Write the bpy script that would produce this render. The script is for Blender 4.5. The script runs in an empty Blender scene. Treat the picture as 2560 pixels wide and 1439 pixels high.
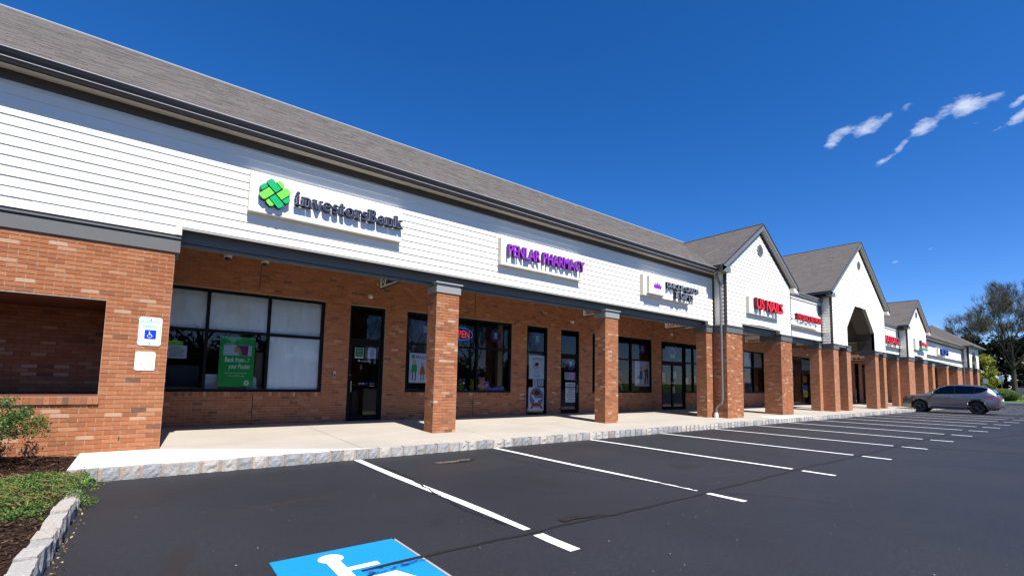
import bpy, bmesh, math, random
from mathutils import Vector, Matrix, noise
from math import radians, sin, cos, pi, sqrt, atan2

SC = bpy.context.scene
COL = SC.collection
rnd = random.Random(11)

# ---------------------------------------------------------------- camera
cam_d = bpy.data.cameras.new('camera')
cam = bpy.data.objects.new('camera', cam_d)
COL.objects.link(cam)
YAW, PIT, ROL = 6.57416791e-01, 8.63231184e-02, 1.93676561e-02
fw = Vector((sin(YAW)*cos(PIT), cos(YAW)*cos(PIT), sin(PIT)))
rt = Vector((cos(YAW), -sin(YAW), 0)); up = rt.cross(fw)
r2 = rt*cos(ROL) + up*sin(ROL); u2 = up*cos(ROL) - rt*sin(ROL)
M = Matrix((r2, u2, -fw)).transposed().to_4x4(); M.translation = (0, 0, 1.37)
cam.matrix_world = M
cam_d.sensor_width = 36; cam_d.lens = 36*1170.2/2560
cam_d.shift_y = (853.5-719.5)/2560
cam_d.clip_start = 0.05; cam_d.clip_end = 3000
SC.camera = cam

# ---------------------------------------------------------------- light
SUN_EL = radians(54.5); SX, SY = -0.090, -1.0
n_ = sqrt(SX*SX+SY*SY)
sdir = Vector((SX/n_*cos(SUN_EL), SY/n_*cos(SUN_EL), sin(SUN_EL)))
sl = bpy.data.lights.new('sun', 'SUN'); sl.energy = 5.0; sl.angle = radians(0.53); sl.color = (1.0, 0.955, 0.89)
so = bpy.data.objects.new('sun', sl); COL.objects.link(so)
so.rotation_euler = sdir.to_track_quat('Z', 'Y').to_euler(); so.location = (0, -20, 40)

w = bpy.data.worlds.new('World'); SC.world = w; w.use_nodes = True
nt = w.node_tree; nt.nodes.clear()
def wn(t, **k):
    n = nt.nodes.new(t)
    for a, b in k.items(): setattr(n, a, b)
    return n
out = wn('ShaderNodeOutputWorld'); bg = wn('ShaderNodeBackground')
sky = wn('ShaderNodeTexSky', sky_type='NISHITA', sun_disc=False)
sky.sun_elevation = SUN_EL; sky.sun_rotation = atan2(SX, SY) % (2*pi)
sky.altitude = 600; sky.air_density = 0.85; sky.dust_density = 0.05; sky.ozone_density = 5.0
bg.inputs['Strength'].default_value = 0.084
hsv = wn('ShaderNodeHueSaturation'); hsv.inputs['Saturation'].default_value = 1.28; hsv.inputs['Value'].default_value = 1.0
nt.links.new(sky.outputs[0], hsv.inputs['Color'])
tint = wn('ShaderNodeMixRGB', blend_type='MULTIPLY'); tint.inputs['Fac'].default_value = 1; tint.inputs['Color2'].default_value = (1.05, 1.0, 1.20, 1)
nt.links.new(hsv.outputs[0], tint.inputs['Color1'])
tc = wn('ShaderNodeTexCoord')
az0, el0 = radians(79), radians(23.5)
cd = Vector((sin(az0)*cos(el0), cos(az0)*cos(el0), sin(el0)))
cr = Vector((cos(az0), -sin(az0), 0)); cu = cr.cross(cd)
def math_(op, a, b=None, clamp=False):
    m = wn('ShaderNodeMath', operation=op); m.use_clamp = clamp
    for i, v in enumerate((a, b)):
        if v is None: continue
        if isinstance(v, (int, float)): m.inputs[i].default_value = v
        else: nt.links.new(v, m.inputs[i])
    return m.outputs[0]
def dot(v):
    d = wn('ShaderNodeVectorMath', operation='DOT_PRODUCT'); nt.links.new(tc.outputs['Generated'], d.inputs[0])
    d.inputs[1].default_value = v; return d.outputs['Value']
dx, dy, dz = dot(cr), dot(cu), dot(cd)
px = math_('MULTIPLY', math_('DIVIDE', dx, dz), 57.3); py = math_('MULTIPLY', math_('DIVIDE', dy, dz), 57.3)
cxyz = wn('ShaderNodeCombineXYZ'); nt.links.new(px, cxyz.inputs[0]); nt.links.new(py, cxyz.inputs[1])
# cloud wisps: (centre x deg, centre y deg, radius x, radius y, tilt, strength)
blobs = [(-5.6, .75, 1.1, .75, 40, 1), (-4.6, 1.35, 1.3, .6, 10, 1), (-2.9, 1.15, 1.7, .85, 8, 1.05), (-1.5, 1.6, 1.0, .5, 25, .7), (-0.1, 2.0, .7, .5, 20, .7),
         (0.9, -0.1, 1.2, .95, 25, 1.05), (-0.5, -1.1, 1.3, .42, 42, .85), (-1.8, -2.1, 1.3, .4, 22, .8), (2.3, .6, 1.2, .7, 10, .8), (3.6, .75, 1.7, .95, -5, 1.15), (4.9, .75, 1.3, .6, 10, .8), (4.0, -.9, .8, .3, 10, .5), (6.9, -1.0, 2.2, .5, 30, 1), (7.0, .25, 1.8, .4, 32, .85), (8.6, .6, 2.0, .8, 24, 1),
         (-1.55, -11.6, .5, .22, 8, .7), (1.0, -10.8, .45, .2, 8, .45), (-.2, -13.3, .6, .2, 6, .4)]
mask = None
for bx_, by_, rx, ry, tl, st in blobs:
    mp = wn('ShaderNodeMapping', vector_type='TEXTURE')
    mp.inputs['Location'].default_value = (bx_, by_, 0); mp.inputs['Rotation'].default_value = (0, 0, radians(tl)); mp.inputs['Scale'].default_value = (rx, ry, 1)
    nt.links.new(cxyz.outputs[0], mp.inputs['Vector'])
    ln = wn('ShaderNodeVectorMath', operation='LENGTH'); nt.links.new(mp.outputs[0], ln.inputs[0])
    m = math_('MULTIPLY', math_('SUBTRACT', 1.25, ln.outputs['Value'], clamp=True), st)
    mask = m if mask is None else math_('MAXIMUM', mask, m)
cmap = wn('ShaderNodeMapping'); cmap.inputs['Rotation'].default_value = (0, 0, radians(-10)); cmap.inputs['Scale'].default_value = (.6, 1.15, 1)
nt.links.new(cxyz.outputs[0], cmap.inputs['Vector'])
nz = wn('ShaderNodeTexNoise'); nz.inputs['Scale'].default_value = 1.5; nz.inputs['Detail'].default_value = 7; nz.inputs['Roughness'].default_value = .66; nz.inputs['Distortion'].default_value = .35
nt.links.new(cmap.outputs[0], nz.inputs['Vector'])
dens = math_('MULTIPLY', math_('SUBTRACT', math_('ADD', math_('MULTIPLY', mask, .62), nz.outputs['Fac']), .80), 1.5, clamp=True)
dens = math_('MULTIPLY', math_('MULTIPLY', dens, math_('MULTIPLY', mask, 3, clamp=True)), math_('GREATER_THAN', dz, 0.2))
mix = wn('ShaderNodeMixRGB'); mix.inputs['Color2'].default_value = (7.6, 8.0, 8.8, 1)
nt.links.new(math_('MULTIPLY', dens, .8), mix.inputs['Fac']); nt.links.new(tint.outputs[0], mix.inputs['Color1'])
nt.links.new(mix.outputs[0], bg.inputs['Color']); nt.links.new(bg.outputs[0], out.inputs['Surface'])

SC.view_settings.view_transform = 'Standard'; SC.view_settings.look = 'None'
SC.view_settings.exposure = 0.82; SC.view_settings.gamma = 1.0
SC.view_settings.use_curve_mapping = False
SC.render.engine = 'CYCLES'
SC.cycles.max_bounces = 8; SC.cycles.transparent_max_bounces = 12
SC.cycles.sample_clamp_indirect = 4
SC.cycles.use_denoising = True; SC.cycles.denoiser = 'OPENIMAGEDENOISE'; SC.cycles.denoising_input_passes = 'RGB_ALBEDO_NORMAL'; SC.cycles.denoising_prefilter = 'ACCURATE'; SC.cycles.pixel_filter_type = 'BLACKMAN_HARRIS'; SC.cycles.filter_width = 1.4

# ---------------------------------------------------------------- materials
def mat(name, col, rough=.8, metal=0., spec=.3):
    m = bpy.data.materials.new(name); m.use_nodes = True
    b = m.node_tree.nodes['Principled BSDF']
    b.inputs['Base Color'].default_value = (*col, 1); b.inputs['Roughness'].default_value = rough
    b.inputs['Metallic'].default_value = metal; b.inputs['Specular IOR Level'].default_value = spec
    return m
class NT:
    """small node helper for one material"""
    def __init__(s, name, rough=.8, spec=.3, metal=0.):
        s.m = mat(name, (.5, .5, .5), rough, metal, spec); s.t = s.m.node_tree; s.b = s.t.nodes['Principled BSDF']
        s.geo = s.t.nodes.new('ShaderNodeNewGeometry'); s.pos = s.geo.outputs['Position']
    def n(s, t, **k):
        n = s.t.nodes.new(t)
        for a, b in k.items(): setattr(n, a, b)
        return n
    def L(s, a, b): s.t.links.new(a, b)
    def mapping(s, v, scale=(1, 1, 1), rot=(0, 0, 0), loc=(0, 0, 0)):
        m = s.n('ShaderNodeMapping'); m.inputs['Scale'].default_value = scale; m.inputs['Rotation'].default_value = rot; m.inputs['Location'].default_value = loc
        s.L(v, m.inputs['Vector']); return m.outputs[0]
    def noise(s, scale, detail=4, rough=.55, v=None, dist=0):
        n = s.n('ShaderNodeTexNoise'); n.inputs['Scale'].default_value = scale; n.inputs['Detail'].default_value = detail
        n.inputs['Roughness'].default_value = rough; n.inputs['Distortion'].default_value = dist
        s.L(v if v is not None else s.pos, n.inputs['Vector']); return n.outputs['Fac']
    def ramp(s, v, stops, interp='LINEAR'):
        r = s.n('ShaderNodeValToRGB'); r.color_ramp.interpolation = interp
        e = r.color_ramp.elements
        while len(e) < len(stops): e.new(.5)
        for i, (p, c) in enumerate(stops):
            e[i].position = p; e[i].color = (*c, 1) if len(c) == 3 else c
        s.L(v, r.inputs['Fac']); return r.outputs['Color']
    def mix(s, f, a, b, bt='MIX'):
        m = s.n('ShaderNodeMixRGB', blend_type=bt)
        for i, v in (('Fac', f), ('Color1', a), ('Color2', b)):
            if isinstance(v, (int, float)): m.inputs[i].default_value = v
            elif isinstance(v, tuple): m.inputs[i].default_value = (*v, 1)
            else: s.L(v, m.inputs[i])
        return m.outputs[0]
    def math(s, op, a, b=0., clamp=False):
        m = s.n('ShaderNodeMath', operation=op); m.use_clamp = clamp
        for i, v in enumerate((a, b)):
            if isinstance(v, (int, float)): m.inputs[i].default_value = v
            else: s.L(v, m.inputs[i])
        return m.outputs[0]
    def attr(s, nm):
        a = s.n('ShaderNodeAttribute'); a.attribute_name = nm; return a.outputs['Fac']
    def color(s, c): s.L(c, s.b.inputs['Base Color'])
    def rough(s, c): s.L(c, s.b.inputs['Roughness'])
    def bump(s, h, strength=.3, dist=.01):
        b = s.n('ShaderNodeBump'); b.inputs['Strength'].default_value = strength; b.inputs['Distance'].default_value = dist
        s.L(h, b.inputs['Height']); s.L(b.outputs[0], s.b.inputs['Normal'])

BRICK_STOPS = [(0, (.13, .08, .055)), (.07, (.18, .092, .058)), (.14, (.25, .102, .050)), (.3, (.315, .116, .050)), (.5, (.365, .140, .060)),
               (.68, (.39, .162, .074)), (.82, (.425, .20, .10)), (.93, (.46, .275, .17)), (1, (.50, .34, .235))]
k = NT('brick', .9, .15)
t = k.attr('tone'); g1 = k.noise(55, 5, .7); g2 = k.noise(9, 3, .5, v=k.mapping(k.pos, (1, 1, 4)))
c = k.ramp(t, BRICK_STOPS); c = k.mix(.35, c, k.ramp(g1, [(.3, (.35, .3, .28)), (.7, (1.0, 1.0, 1.0))]), 'MULTIPLY')
c = k.mix(k.math('MULTIPLY', k.math('SUBTRACT', g2, .55, True), 1.1), c, (.52, .32, .21))
k.color(c); k.bump(g1, .5, .004); M_BRICK = k.m
k = NT('mortar', .95, .1); k.color(k.ramp(k.noise(30), [(.3, (.27, .20, .15)), (.7, (.37, .285, .22))])); k.bump(k.noise(120), .4, .003); M_MORTAR = k.m
def brick_tex(name, along):
    k = NT(name, .9, .15)
    sep = k.n('ShaderNodeSeparateXYZ'); k.L(k.pos, sep.inputs[0]); cb = k.n('ShaderNodeCombineXYZ')
    k.L(sep.outputs[along], cb.inputs[0]); k.L(sep.outputs[2], cb.inputs[1])
    br = k.n('ShaderNodeTexBrick'); br.offset = .5; br.inputs['Scale'].default_value = 1
    br.inputs['Brick Width'].default_value = .2032; br.inputs['Row Height'].default_value = .0677; br.inputs['Mortar Size'].default_value = .0055
    br.inputs['Mortar Smooth'].default_value = .1; br.inputs['Bias'].default_value = 0
    br.inputs['Color1'].default_value = (0, 0, 0, 1); br.inputs['Color2'].default_value = (1, 1, 1, 1); br.inputs['Mortar'].default_value = (.5, .5, .5, 1)
    k.L(cb.outputs[0], br.inputs['Vector'])
    # the brick colours scatter: one random tone a brick
    c = k.ramp(k.math('ADD', k.math('MULTIPLY', br.outputs['Color'], .62), .16), BRICK_STOPS)
    c = k.mix(br.outputs['Fac'], c, (.31, .235, .18)); k.color(c)
    b = k.n('ShaderNodeBump'); b.inputs['Strength'].default_value = .5; b.inputs['Distance'].default_value = .006; b.invert = True
    b.inputs['Strength'].default_value = .12; k.L(br.outputs['Fac'], b.inputs['Height']); k.L(b.outputs[0], k.b.inputs['Normal']); return k.m
M_BTX = brick_tex('brick_pattern_front', 0); M_BTY = brick_tex('brick_pattern_side', 1)
k = NT('siding_white', .55, .35)
k.color(k.mix(k.math('MULTIPLY', k.noise(2.2, 5, .6, v=k.mapping(k.pos, (.5, 1, 2))), .3), (.81, .785, .70), (.71, .69, .61)))
k.bump(k.noise(60, 3, .6, v=k.mapping(k.pos, (.15, 1, 2))), .12, .003); M_SIDE = k.m
def painted(name, c, rough=.5, var=.12, spec=.35):
    k = NT(name, rough, spec); f = k.math('MULTIPLY', k.noise(3.5, 5, .65), var*2)
    k.color(k.mix(f, c, tuple(x*.6 for x in c))); k.bump(k.noise(80, 2), .06, .002); return k.m
M_GREY = painted('grey_trim', (.115, .118, .112)); M_CAP = painted('cap_grey', (.25, .26, .25)); M_GREYL = painted('light_grey_trim', (.32, .32, .30))
M_BROWN = painted('brown_trim', (.075, .06, .047)); M_BEIGE = painted('beige_soffit', (.56, .50, .41)); M_TAN = painted('tan_stucco', (.21, .165, .12))
M_GUT = painted('gutter_metal', (.055, .052, .055), .35, .1, .5); M_GUTGLINT = painted('gutter_highlight', (.45, .44, .45), .3, .1, .5)  # second colour: pale, paints the highlight on the dark gutter metal
M_PIPE = painted('downspout_metal', (.16, .16, .155), .4)
M_BLACK = mat('black_frame', (.006, .006, .007), .6, 0, .12); M_CREAM = painted('cream_raceway', (.62, .58, .49)); M_PANEL = painted('white_panel', (.86, .86, .84), .4, .04)
M_PVC = mat('white_plastic', (.75, .75, .72), .4); M_CHROME = mat('chrome', (.6, .6, .62), .18, 1.); M_DARK = mat('dark_interior', (.03, .028, .026), .9)
k = NT('roof_shingle', .95, .15)
c = k.ramp(k.attr('tone'), [(0, (.088, .079, .074)), (.35, (.115, .103, .096)), (.7, (.132, .119, .110)), (1, (.155, .140, .128))])
k.color(k.mix(.5, c, k.ramp(k.noise(160, 3, .7), [(.3, (.5, .5, .5)), (.7, (1.15, 1.12, 1.1))]), 'MULTIPLY')); k.bump(k.noise(200, 2), .5, .004); M_SHIN = k.m
k = NT('granite_stone', .9, .2)
tn = k.attr('tone'); c = k.ramp(tn, [(0, (.26, .265, .265)), (.35, (.35, .35, .335)), (.6, (.45, .43, .40)), (.85, (.46, .415, .36)), (1, (.31, .32, .33))])
c = k.mix(.62, c, k.ramp(k.noise(60, 5, .85), [(.36, (.30, .31, .33)), (.5, (.95, .95, .95)), (.66, (1.3, 1.28, 1.25))]), 'MULTIPLY')
c = k.mix(k.math('MULTIPLY', k.math('SUBTRACT', k.noise(13, 3), .58, True), 3., True), c, (.40, .25, .15)); k.color(c); k.bump(k.noise(45, 5, .75), .9, .02); M_STONE = k.m
def concrete(name, a, b, joints=False):
    k = NT(name, .85, .2)
    n1 = k.noise(.9, 6, .6, v=k.mapping(k.pos, (.6, 1, 1))); n2 = k.noise(70, 3, .7); n3 = k.noise(6, 4, .6)
    c = k.mix(k.ramp(n1, [(.35, (0, 0, 0)), (.7, (1, 1, 1))]), a, b); c = k.mix(.22, c, k.ramp(n2, [(.3, (.5, .5, .5)), (.7, (1, 1, 1))]), 'MULTIPLY')
    c = k.mix(k.math('MULTIPLY', k.math('SUBTRACT', n3, .6, True), 1.5, True), c, tuple(x*.6 for x in a)); k.color(c); k.bump(n2, .25, .003); return k.m
M_CONC = concrete('sidewalk_concrete', (.37, .335, .285), (.44, .40, .345)); M_CONCW = concrete('new_concrete', (.66, .62, .53), (.74, .70, .61))

k = NT('asphalt', .78, .28)
n1 = k.noise(.32, 6, .6); n2 = k.noise(160, 3, .75); n3 = k.noise(2.6, 5, .65, v=k.mapping(k.pos, (.5, 1.4, 1))); n4 = k.noise(.12, 3, .5)
c = k.ramp(n1, [(.3, (.0115, .0125, .0165)), (.7, (.0165, .0180, .0232))])
c = k.mix(k.math('MULTIPLY', k.math('SUBTRACT', n3, .55, True), 2.0, True), c, (.013, .0125, .014))
c = k.mix(.7, c, k.ramp(n2, [(.3, (.35, .35, .35)), (.52, (1, 1, 1)), (.72, (2.4, 2.3, 2.3))]), 'MULTIPLY')
c = k.mix(.6, c, k.ramp(k.noise(30, 6, .9), [(.36, (.30, .30, .33)), (.5, (1, 1, 1)), (.64, (2.3, 2.25, 2.25))]), 'MULTIPLY')
sp = k.noise(38, 2, .5); c = k.mix(k.ramp(sp, [(.765, (0, 0, 0)), (.785, (1, 1, 1))]), c, (.14, .13, .12))
def spot(k, c, x, y, rx, ry, ang, col, amt, soft=.35):
    m = k.n('ShaderNodeMapping', vector_type='TEXTURE'); m.inputs['Location'].default_value = (x, y, 0); m.inputs['Rotation'].default_value = (0, 0, radians(ang)); m.inputs['Scale'].default_value = (rx, ry, 1e6)
    k.L(k.pos, m.inputs['Vector']); l = k.n('ShaderNodeVectorMath', operation='LENGTH'); k.L(m.outputs[0], l.inputs[0])
    f = k.math('SUBTRACT', 1.15, k.math('ADD', l.outputs['Value'], k.math('MULTIPLY', k.math('SUBTRACT', k.noise(5, 4, .7), .5), .9)))
    return k.mix(k.math('MULTIPLY', k.math('DIVIDE', f, soft, True), amt, True), c, col)
for s_ in ((.27, 4.35, .09, .42, -12, (.016, .013, .014), .75), (.35, 3.9, .12, .2, 20, (.017, .014, .015), .6), (4.5, 6.6, 1.3, .5, 5, (.022, .021, .022), .6),
           (6.6, 6.7, 1.2, .8, 0, (.024, .022, .023), .55), (9.6, 6.2, 1.4, .9, 10, (.020, .020, .023), .6), (12.6, 6.5, 1.2, 1.0, 0, (.023, .02, .02), .55), (15.7, 6.4, 1.2, 1.1, 0, (.022, .02, .021), .5),
           (1.3, 5.7, .6, .05, 8, (.030, .018, .015), .7), (2.3, 4.15, .1, .09, 0, (.010, .012, .012), .8), (7.3, 4.6, .35, .22, 20, (.010, .010, .011), .7), (4.4, 5.1, .25, .5, 5, (.011, .011, .012), .55), (10.2, 4.4, .3, .4, 0, (.010, .010, .011), .6), (13.2, 4.8, .4, .3, 0, (.010, .010, .011), .6), (7.5, 3.9, .12, .06, 0, (.009, .009, .010), .8)):
    c = spot(k, c, *s_)
k.color(c); k.rough(k.ramp(n1, [(.3, (.55,)*3), (.7, (.72,)*3)])); k.b.inputs['Specular IOR Level'].default_value = .4; k.bump(n2, .55, .006); M_ASPH = k.m
def paint_mat(name, col, crack_y=None):
    k = NT(name, .6, .3); n = k.noise(38, 5, .7); n2 = k.noise(3, 4, .6)
    worn = k.ramp(k.math('ADD', k.math('MULTIPLY', n, .75), k.math('MULTIPLY', n2, .25)), [(.60, (0, 0, 0)), (.66, (1, 1, 1))])
    c = k.mix(k.math('MULTIPLY', worn, .8), col, (.05, .05, .052)); c = k.mix(.2, c, k.ramp(k.noise(150, 2), [(.3, (.5,)*3), (.6, (1,)*3)]), 'MULTIPLY')
    k.color(c); k.bump(k.noise(160, 3, .75), .4, .004); return k.m
M_PWHITE = paint_mat('white_line_paint', (.80, .80, .80)); M_PBLUE = paint_mat('blue_space_paint', (.004, .225, .64))
M_TAR = mat('crack_filler_tar', (.017, .0145, .0145), .65, 0, .25); M_TAR2 = mat('fine_crack', (.010, .010, .011), .8)
k = NT('mulch', .95, .1); c = k.ramp(k.noise(45, 5, .75), [(.3, (.016, .009, .007)), (.55, (.045, .024, .018)), (.75, (.09, .05, .038))]); k.color(c); k.bump(k.noise(40, 5, .8), 1., .03); M_MULCH = k.m
k = NT('bark_chip', .95, .1); k.color(k.ramp(k.attr('tone'), [(0, (.018, .009, .007)), (.7, (.06, .032, .022)), (1, (.13, .085, .06))])); M_CHIP = k.m
def leafmat(name, stops, rough=.55, trans=.25):
    k = NT(name, rough, .35); k.color(k.ramp(k.attr('tone'), stops)); k.b.inputs['Subsurface Weight'].default_value = 0
    tr = k.n('ShaderNodeBsdfTranslucent'); k.L(k.b.inputs['Base Color'].links[0].from_socket, tr.inputs['Color'])
    mx = k.n('ShaderNodeMixShader'); mx.inputs[0].default_value = trans; o = k.t.nodes['Material Output']
    k.L(k.b.outputs[0], mx.inputs[1]); k.L(tr.outputs[0], mx.inputs[2]); k.L(mx.outputs[0], o.inputs['Surface']); return k.m
M_GCOV = leafmat('ground_cover_leaf', [(0, (.03, .07, .015)), (.5, (.07, .15, .025)), (.8, (.12, .21, .035)), (1, (.22, .20, .05))])
M_SHRUB = leafmat('shrub_leaf', [(0, (.03, .075, .015)), (.5, (.065, .13, .025)), (.85, (.13, .16, .03)), (1, (.25, .10, .03))], .4)
M_OAK = leafmat('sparse_leaf', [(0, (.06, .062, .026)), (.5, (.12, .11, .045)), (1, (.19, .155, .06))])
M_EVER = leafmat('evergreen_leaf', [(0, (.010, .014, .006)), (.6, (.032, .036, .013)), (1, (.07, .068, .026))])
M_YEL = leafmat('spring_leaf', [(0, (.12, .15, .01)), (.5, (.24, .25, .015)), (1, (.36, .33, .02))])
M_HEDGE = leafmat('hedge_leaf', [(0, (.035, .07, .01)), (.5, (.10, .17, .02)), (1, (.20, .27, .03))])
k = NT('tree_bark', .95, .1); k.color(k.ramp(k.noise(14, 4), [(.3, (.035, .028, .022)), (.7, (.085, .07, .055))])); k.bump(k.noise(30), .8, .02); M_BARK = k.m
k = NT('grass', .95, .1); k.color(k.ramp(k.noise(1.4, 6, .7), [(.3, (.05, .09, .015)), (.7, (.12, .17, .03))])); M_GRASS = k.m
M_TWIG = mat('fine_twigs', (.17, .145, .11), .9)
# shop glass: sees through, mirrors the sky and the trees across the lot by Fresnel
def glass(name, tint, ior=1.5, rough=0.0):
    m = bpy.data.materials.new(name); m.use_nodes = True; t = m.node_tree; t.nodes.clear()
    o = t.nodes.new('ShaderNodeOutputMaterial'); tr = t.nodes.new('ShaderNodeBsdfTransparent'); tr.inputs[0].default_value = (*tint, 1)
    gl = t.nodes.new('ShaderNodeBsdfGlossy'); gl.inputs['Roughness'].default_value = rough; fr = t.nodes.new('ShaderNodeFresnel'); fr.inputs[0].default_value = ior
    mx = t.nodes.new('ShaderNodeMixShader'); t.links.new(fr.outputs[0], mx.inputs[0]); t.links.new(tr.outputs[0], mx.inputs[1]); t.links.new(gl.outputs[0], mx.inputs[2]); t.links.new(mx.outputs[0], o.inputs[0]); return m
M_GLASS = glass('shop_glass', (.90, .93, .93), 1.5); M_CARGLASS = glass('tinted_glass', (.08, .1, .12), 1.7)
_fc = {}
def flat(c, rough=.6, emit=0):
    key = (tuple(round(x, 3) for x in c), rough, emit)
    if key not in _fc:
        m = mat('print_colour', c, rough)
        if emit:
            b = m.node_tree.nodes['Principled BSDF']; b.inputs['Emission Color'].default_value = (*c, 1); b.inputs['Emission Strength'].default_value = emit
        _fc[key] = m
    return _fc[key]

# ---------------------------------------------------------------- mesh helpers
class MB:
    def __init__(s): s.v = []; s.f = []; s.t = []; s.mi = []; s.cur = .5; s.m = 0
    def quad(s, *p):
        i = len(s.v); s.v += [tuple(q) for q in p]; s.f.append(tuple(range(i, i+len(p)))); s.t.append(s.cur); s.mi.append(s.m)
    def box(s, a, b, skip=''):
        x0, y0, z0 = a; x1, y1, z1 = b
        i = len(s.v)
        s.v += [(x0, y0, z0), (x1, y0, z0), (x1, y1, z0), (x0, y1, z0), (x0, y0, z1), (x1, y0, z1), (x1, y1, z1), (x0, y1, z1)]
        for nm, f in (('d', (3, 2, 1, 0)), ('u', (4, 5, 6, 7)), ('f', (0, 1, 5, 4)), ('r', (1, 2, 6, 5)), ('b', (2, 3, 7, 6)), ('l', (3, 0, 4, 7))):
            if nm in skip: continue
            s.f.append(tuple(i+j for j in f)); s.t.append(s.cur); s.mi.append(s.m)
    def prism(s, pts, F, d0, d1, cap0=True):
        """pts 2-D polygon (ccw); F(u,v,d) -> 3-D; extruded from d0 (back) to d1 (front)"""
        n = len(pts); i = len(s.v)
        s.v += [tuple(F(u, v, d0)) for u, v in pts] + [tuple(F(u, v, d1)) for u, v in pts]
        s.f.append(tuple(i+n+j for j in range(n))); s.t.append(s.cur); s.mi.append(s.m)
        if cap0: s.f.append(tuple(i+j for j in reversed(range(n)))); s.t.append(s.cur); s.mi.append(s.m)
        for j in range(n):
            k2 = (j+1) % n; s.f.append((i+j, i+k2, i+n+k2, i+n+j)); s.t.append(s.cur); s.mi.append(s.m)
    def tube(s, a, b, r0, r1, n=5):
        a = Vector(a); b = Vector(b); d = (b-a); 
        if d.length < 1e-6: return
        d.normalize(); x = d.orthogonal().normalized(); y = d.cross(x); i = len(s.v)
        for c, r in ((a, r0), (b, r1)):
            for j in range(n):
                q = 2*pi*j/n; s.v.append(tuple(c + x*(r*cos(q)) + y*(r*sin(q))))
        for j in range(n):
            k2 = (j+1) % n; s.f.append((i+j, i+k2, i+n+k2, i+n+j)); s.t.append(s.cur); s.mi.append(s.m)
    def path(s, pts, r, n=8, caps=True):
        pts = [Vector(p) for p in pts]; i = len(s.v); x = None
        for q, p in enumerate(pts):
            d = (pts[min(q+1, len(pts)-1)] - pts[max(q-1, 0)]).normalized()
            x = (d.orthogonal() if x is None else x - d*x.dot(d)).normalized(); y = d.cross(x)
            rr = r[q] if isinstance(r, (list, tuple)) else r
            for j in range(n): a = 2*pi*j/n; s.v.append(tuple(p + x*(rr*cos(a)) + y*(rr*sin(a))))
        for q in range(len(pts)-1):
            for j in range(n):
                k2 = (j+1) % n; s.f.append((i+q*n+j, i+q*n+k2, i+(q+1)*n+k2, i+(q+1)*n+j)); s.t.append(s.cur); s.mi.append(s.m)
        if caps:
            s.f.append(tuple(i+j for j in reversed(range(n)))); s.t.append(s.cur); s.mi.append(s.m)
            m_ = i+(len(pts)-1)*n; s.f.append(tuple(m_+j for j in range(n))); s.t.append(s.cur); s.mi.append(s.m)
    def sphere(s, c, r, nu=10, nv=7, sq=(1, 1, 1)):
        i = len(s.v)
        for a in range(nv+1):
            th = pi*a/nv
            for b in range(nu):
                ph = 2*pi*b/nu; s.v.append((c[0]+r*sq[0]*sin(th)*cos(ph), c[1]+r*sq[1]*sin(th)*sin(ph), c[2]+r*sq[2]*cos(th)))
        for a in range(nv):
            for b in range(nu):
                b2 = (b+1) % nu; s.f.append((i+a*nu+b, i+(a+1)*nu+b, i+(a+1)*nu+b2, i+a*nu+b2)); s.t.append(s.cur); s.mi.append(s.m)
    def leaf(s, p, size, rn, up=.3):
        d = Vector((rn.uniform(-1, 1), rn.uniform(-1, 1), rn.uniform(-.6, 1))).normalized(); x = d.orthogonal().normalized()
        y = d.cross(x); a = rn.uniform(0, 6.28); u_ = x*cos(a)+y*sin(a); v_ = d.cross(u_); l = size*rn.uniform(.7, 1.3)
        p = Vector(p); s.quad(p, p+u_*l*.5+v_*l*.3, p+u_*l, p+u_*l*.5-v_*l*.3)
    def build(s, name, m, parent=None, smooth=False):
        me = bpy.data.meshes.new(name); me.from_pydata(s.v, [], s.f)
        at = me.attributes.new('tone', 'FLOAT', 'FACE'); at.data.foreach_set('value', s.t)
        ms = m if isinstance(m, (list, tuple)) else [m]
        for q in ms: me.materials.append(q)
        if len(ms) > 1: me.polygons.foreach_set('material_index', s.mi)
        if smooth: me.polygons.foreach_set('use_smooth', [True]*len(me.polygons))
        if getattr(s, 'weld', False):
            b_ = bmesh.new(); b_.from_mesh(me); bmesh.ops.remove_doubles(b_, verts=b_.verts, dist=1e-4); b_.to_mesh(me); b_.free()
        me.update(); o = bpy.data.objects.new(name, me); COL.objects.link(o)
        if parent: o.parent = parent
        return o
def tag(o, label=None, cat=None, group=None, kind=None):
    if label: o['label'] = label
    if cat: o['category'] = cat
    if group: o['group'] = group
    if kind: o['kind'] = kind
    return o
def empty(name, loc, label, cat, group=None):
    o = bpy.data.objects.new(name, None); COL.objects.link(o); o.location = loc; o.empty_display_size = .2
    return tag(o, label, cat, group)
def reparent(o, p):      # p: thing Empty standing away from the origin; the child keeps its world place
    o.parent = p; q = p; T = Vector((0, 0, 0))
    while q: T += q.location; q = q.parent
    o.location = Vector(o.location) - T
def placed(name, inst_mesh, loc, parent=None):
    o = bpy.data.objects.new(name, inst_mesh); COL.objects.link(o); o.location = loc
    if parent: o.parent = parent
    return o
def frame(O, U, V, N):
    O, U, V, N = map(Vector, (O, U, V, N)); return lambda u, v, d=0.: O + U*u + V*v + N*d
def FRONT(y): return frame((0, y, 0), (1, 0, 0), (0, 0, 1), (0, -1, 0))       # faces -y, u = x
def LEFT(x): return frame((x, 0, 0), (0, -1, 0), (0, 0, 1), (-1, 0, 0))       # faces -x, u = -y
def fbox(mb, F, u0, u1, v0, v1, d0, d1):
    mb.prism([(u0, v0), (u1, v0), (u1, v1), (u0, v1)], F, d0, d1)
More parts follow.
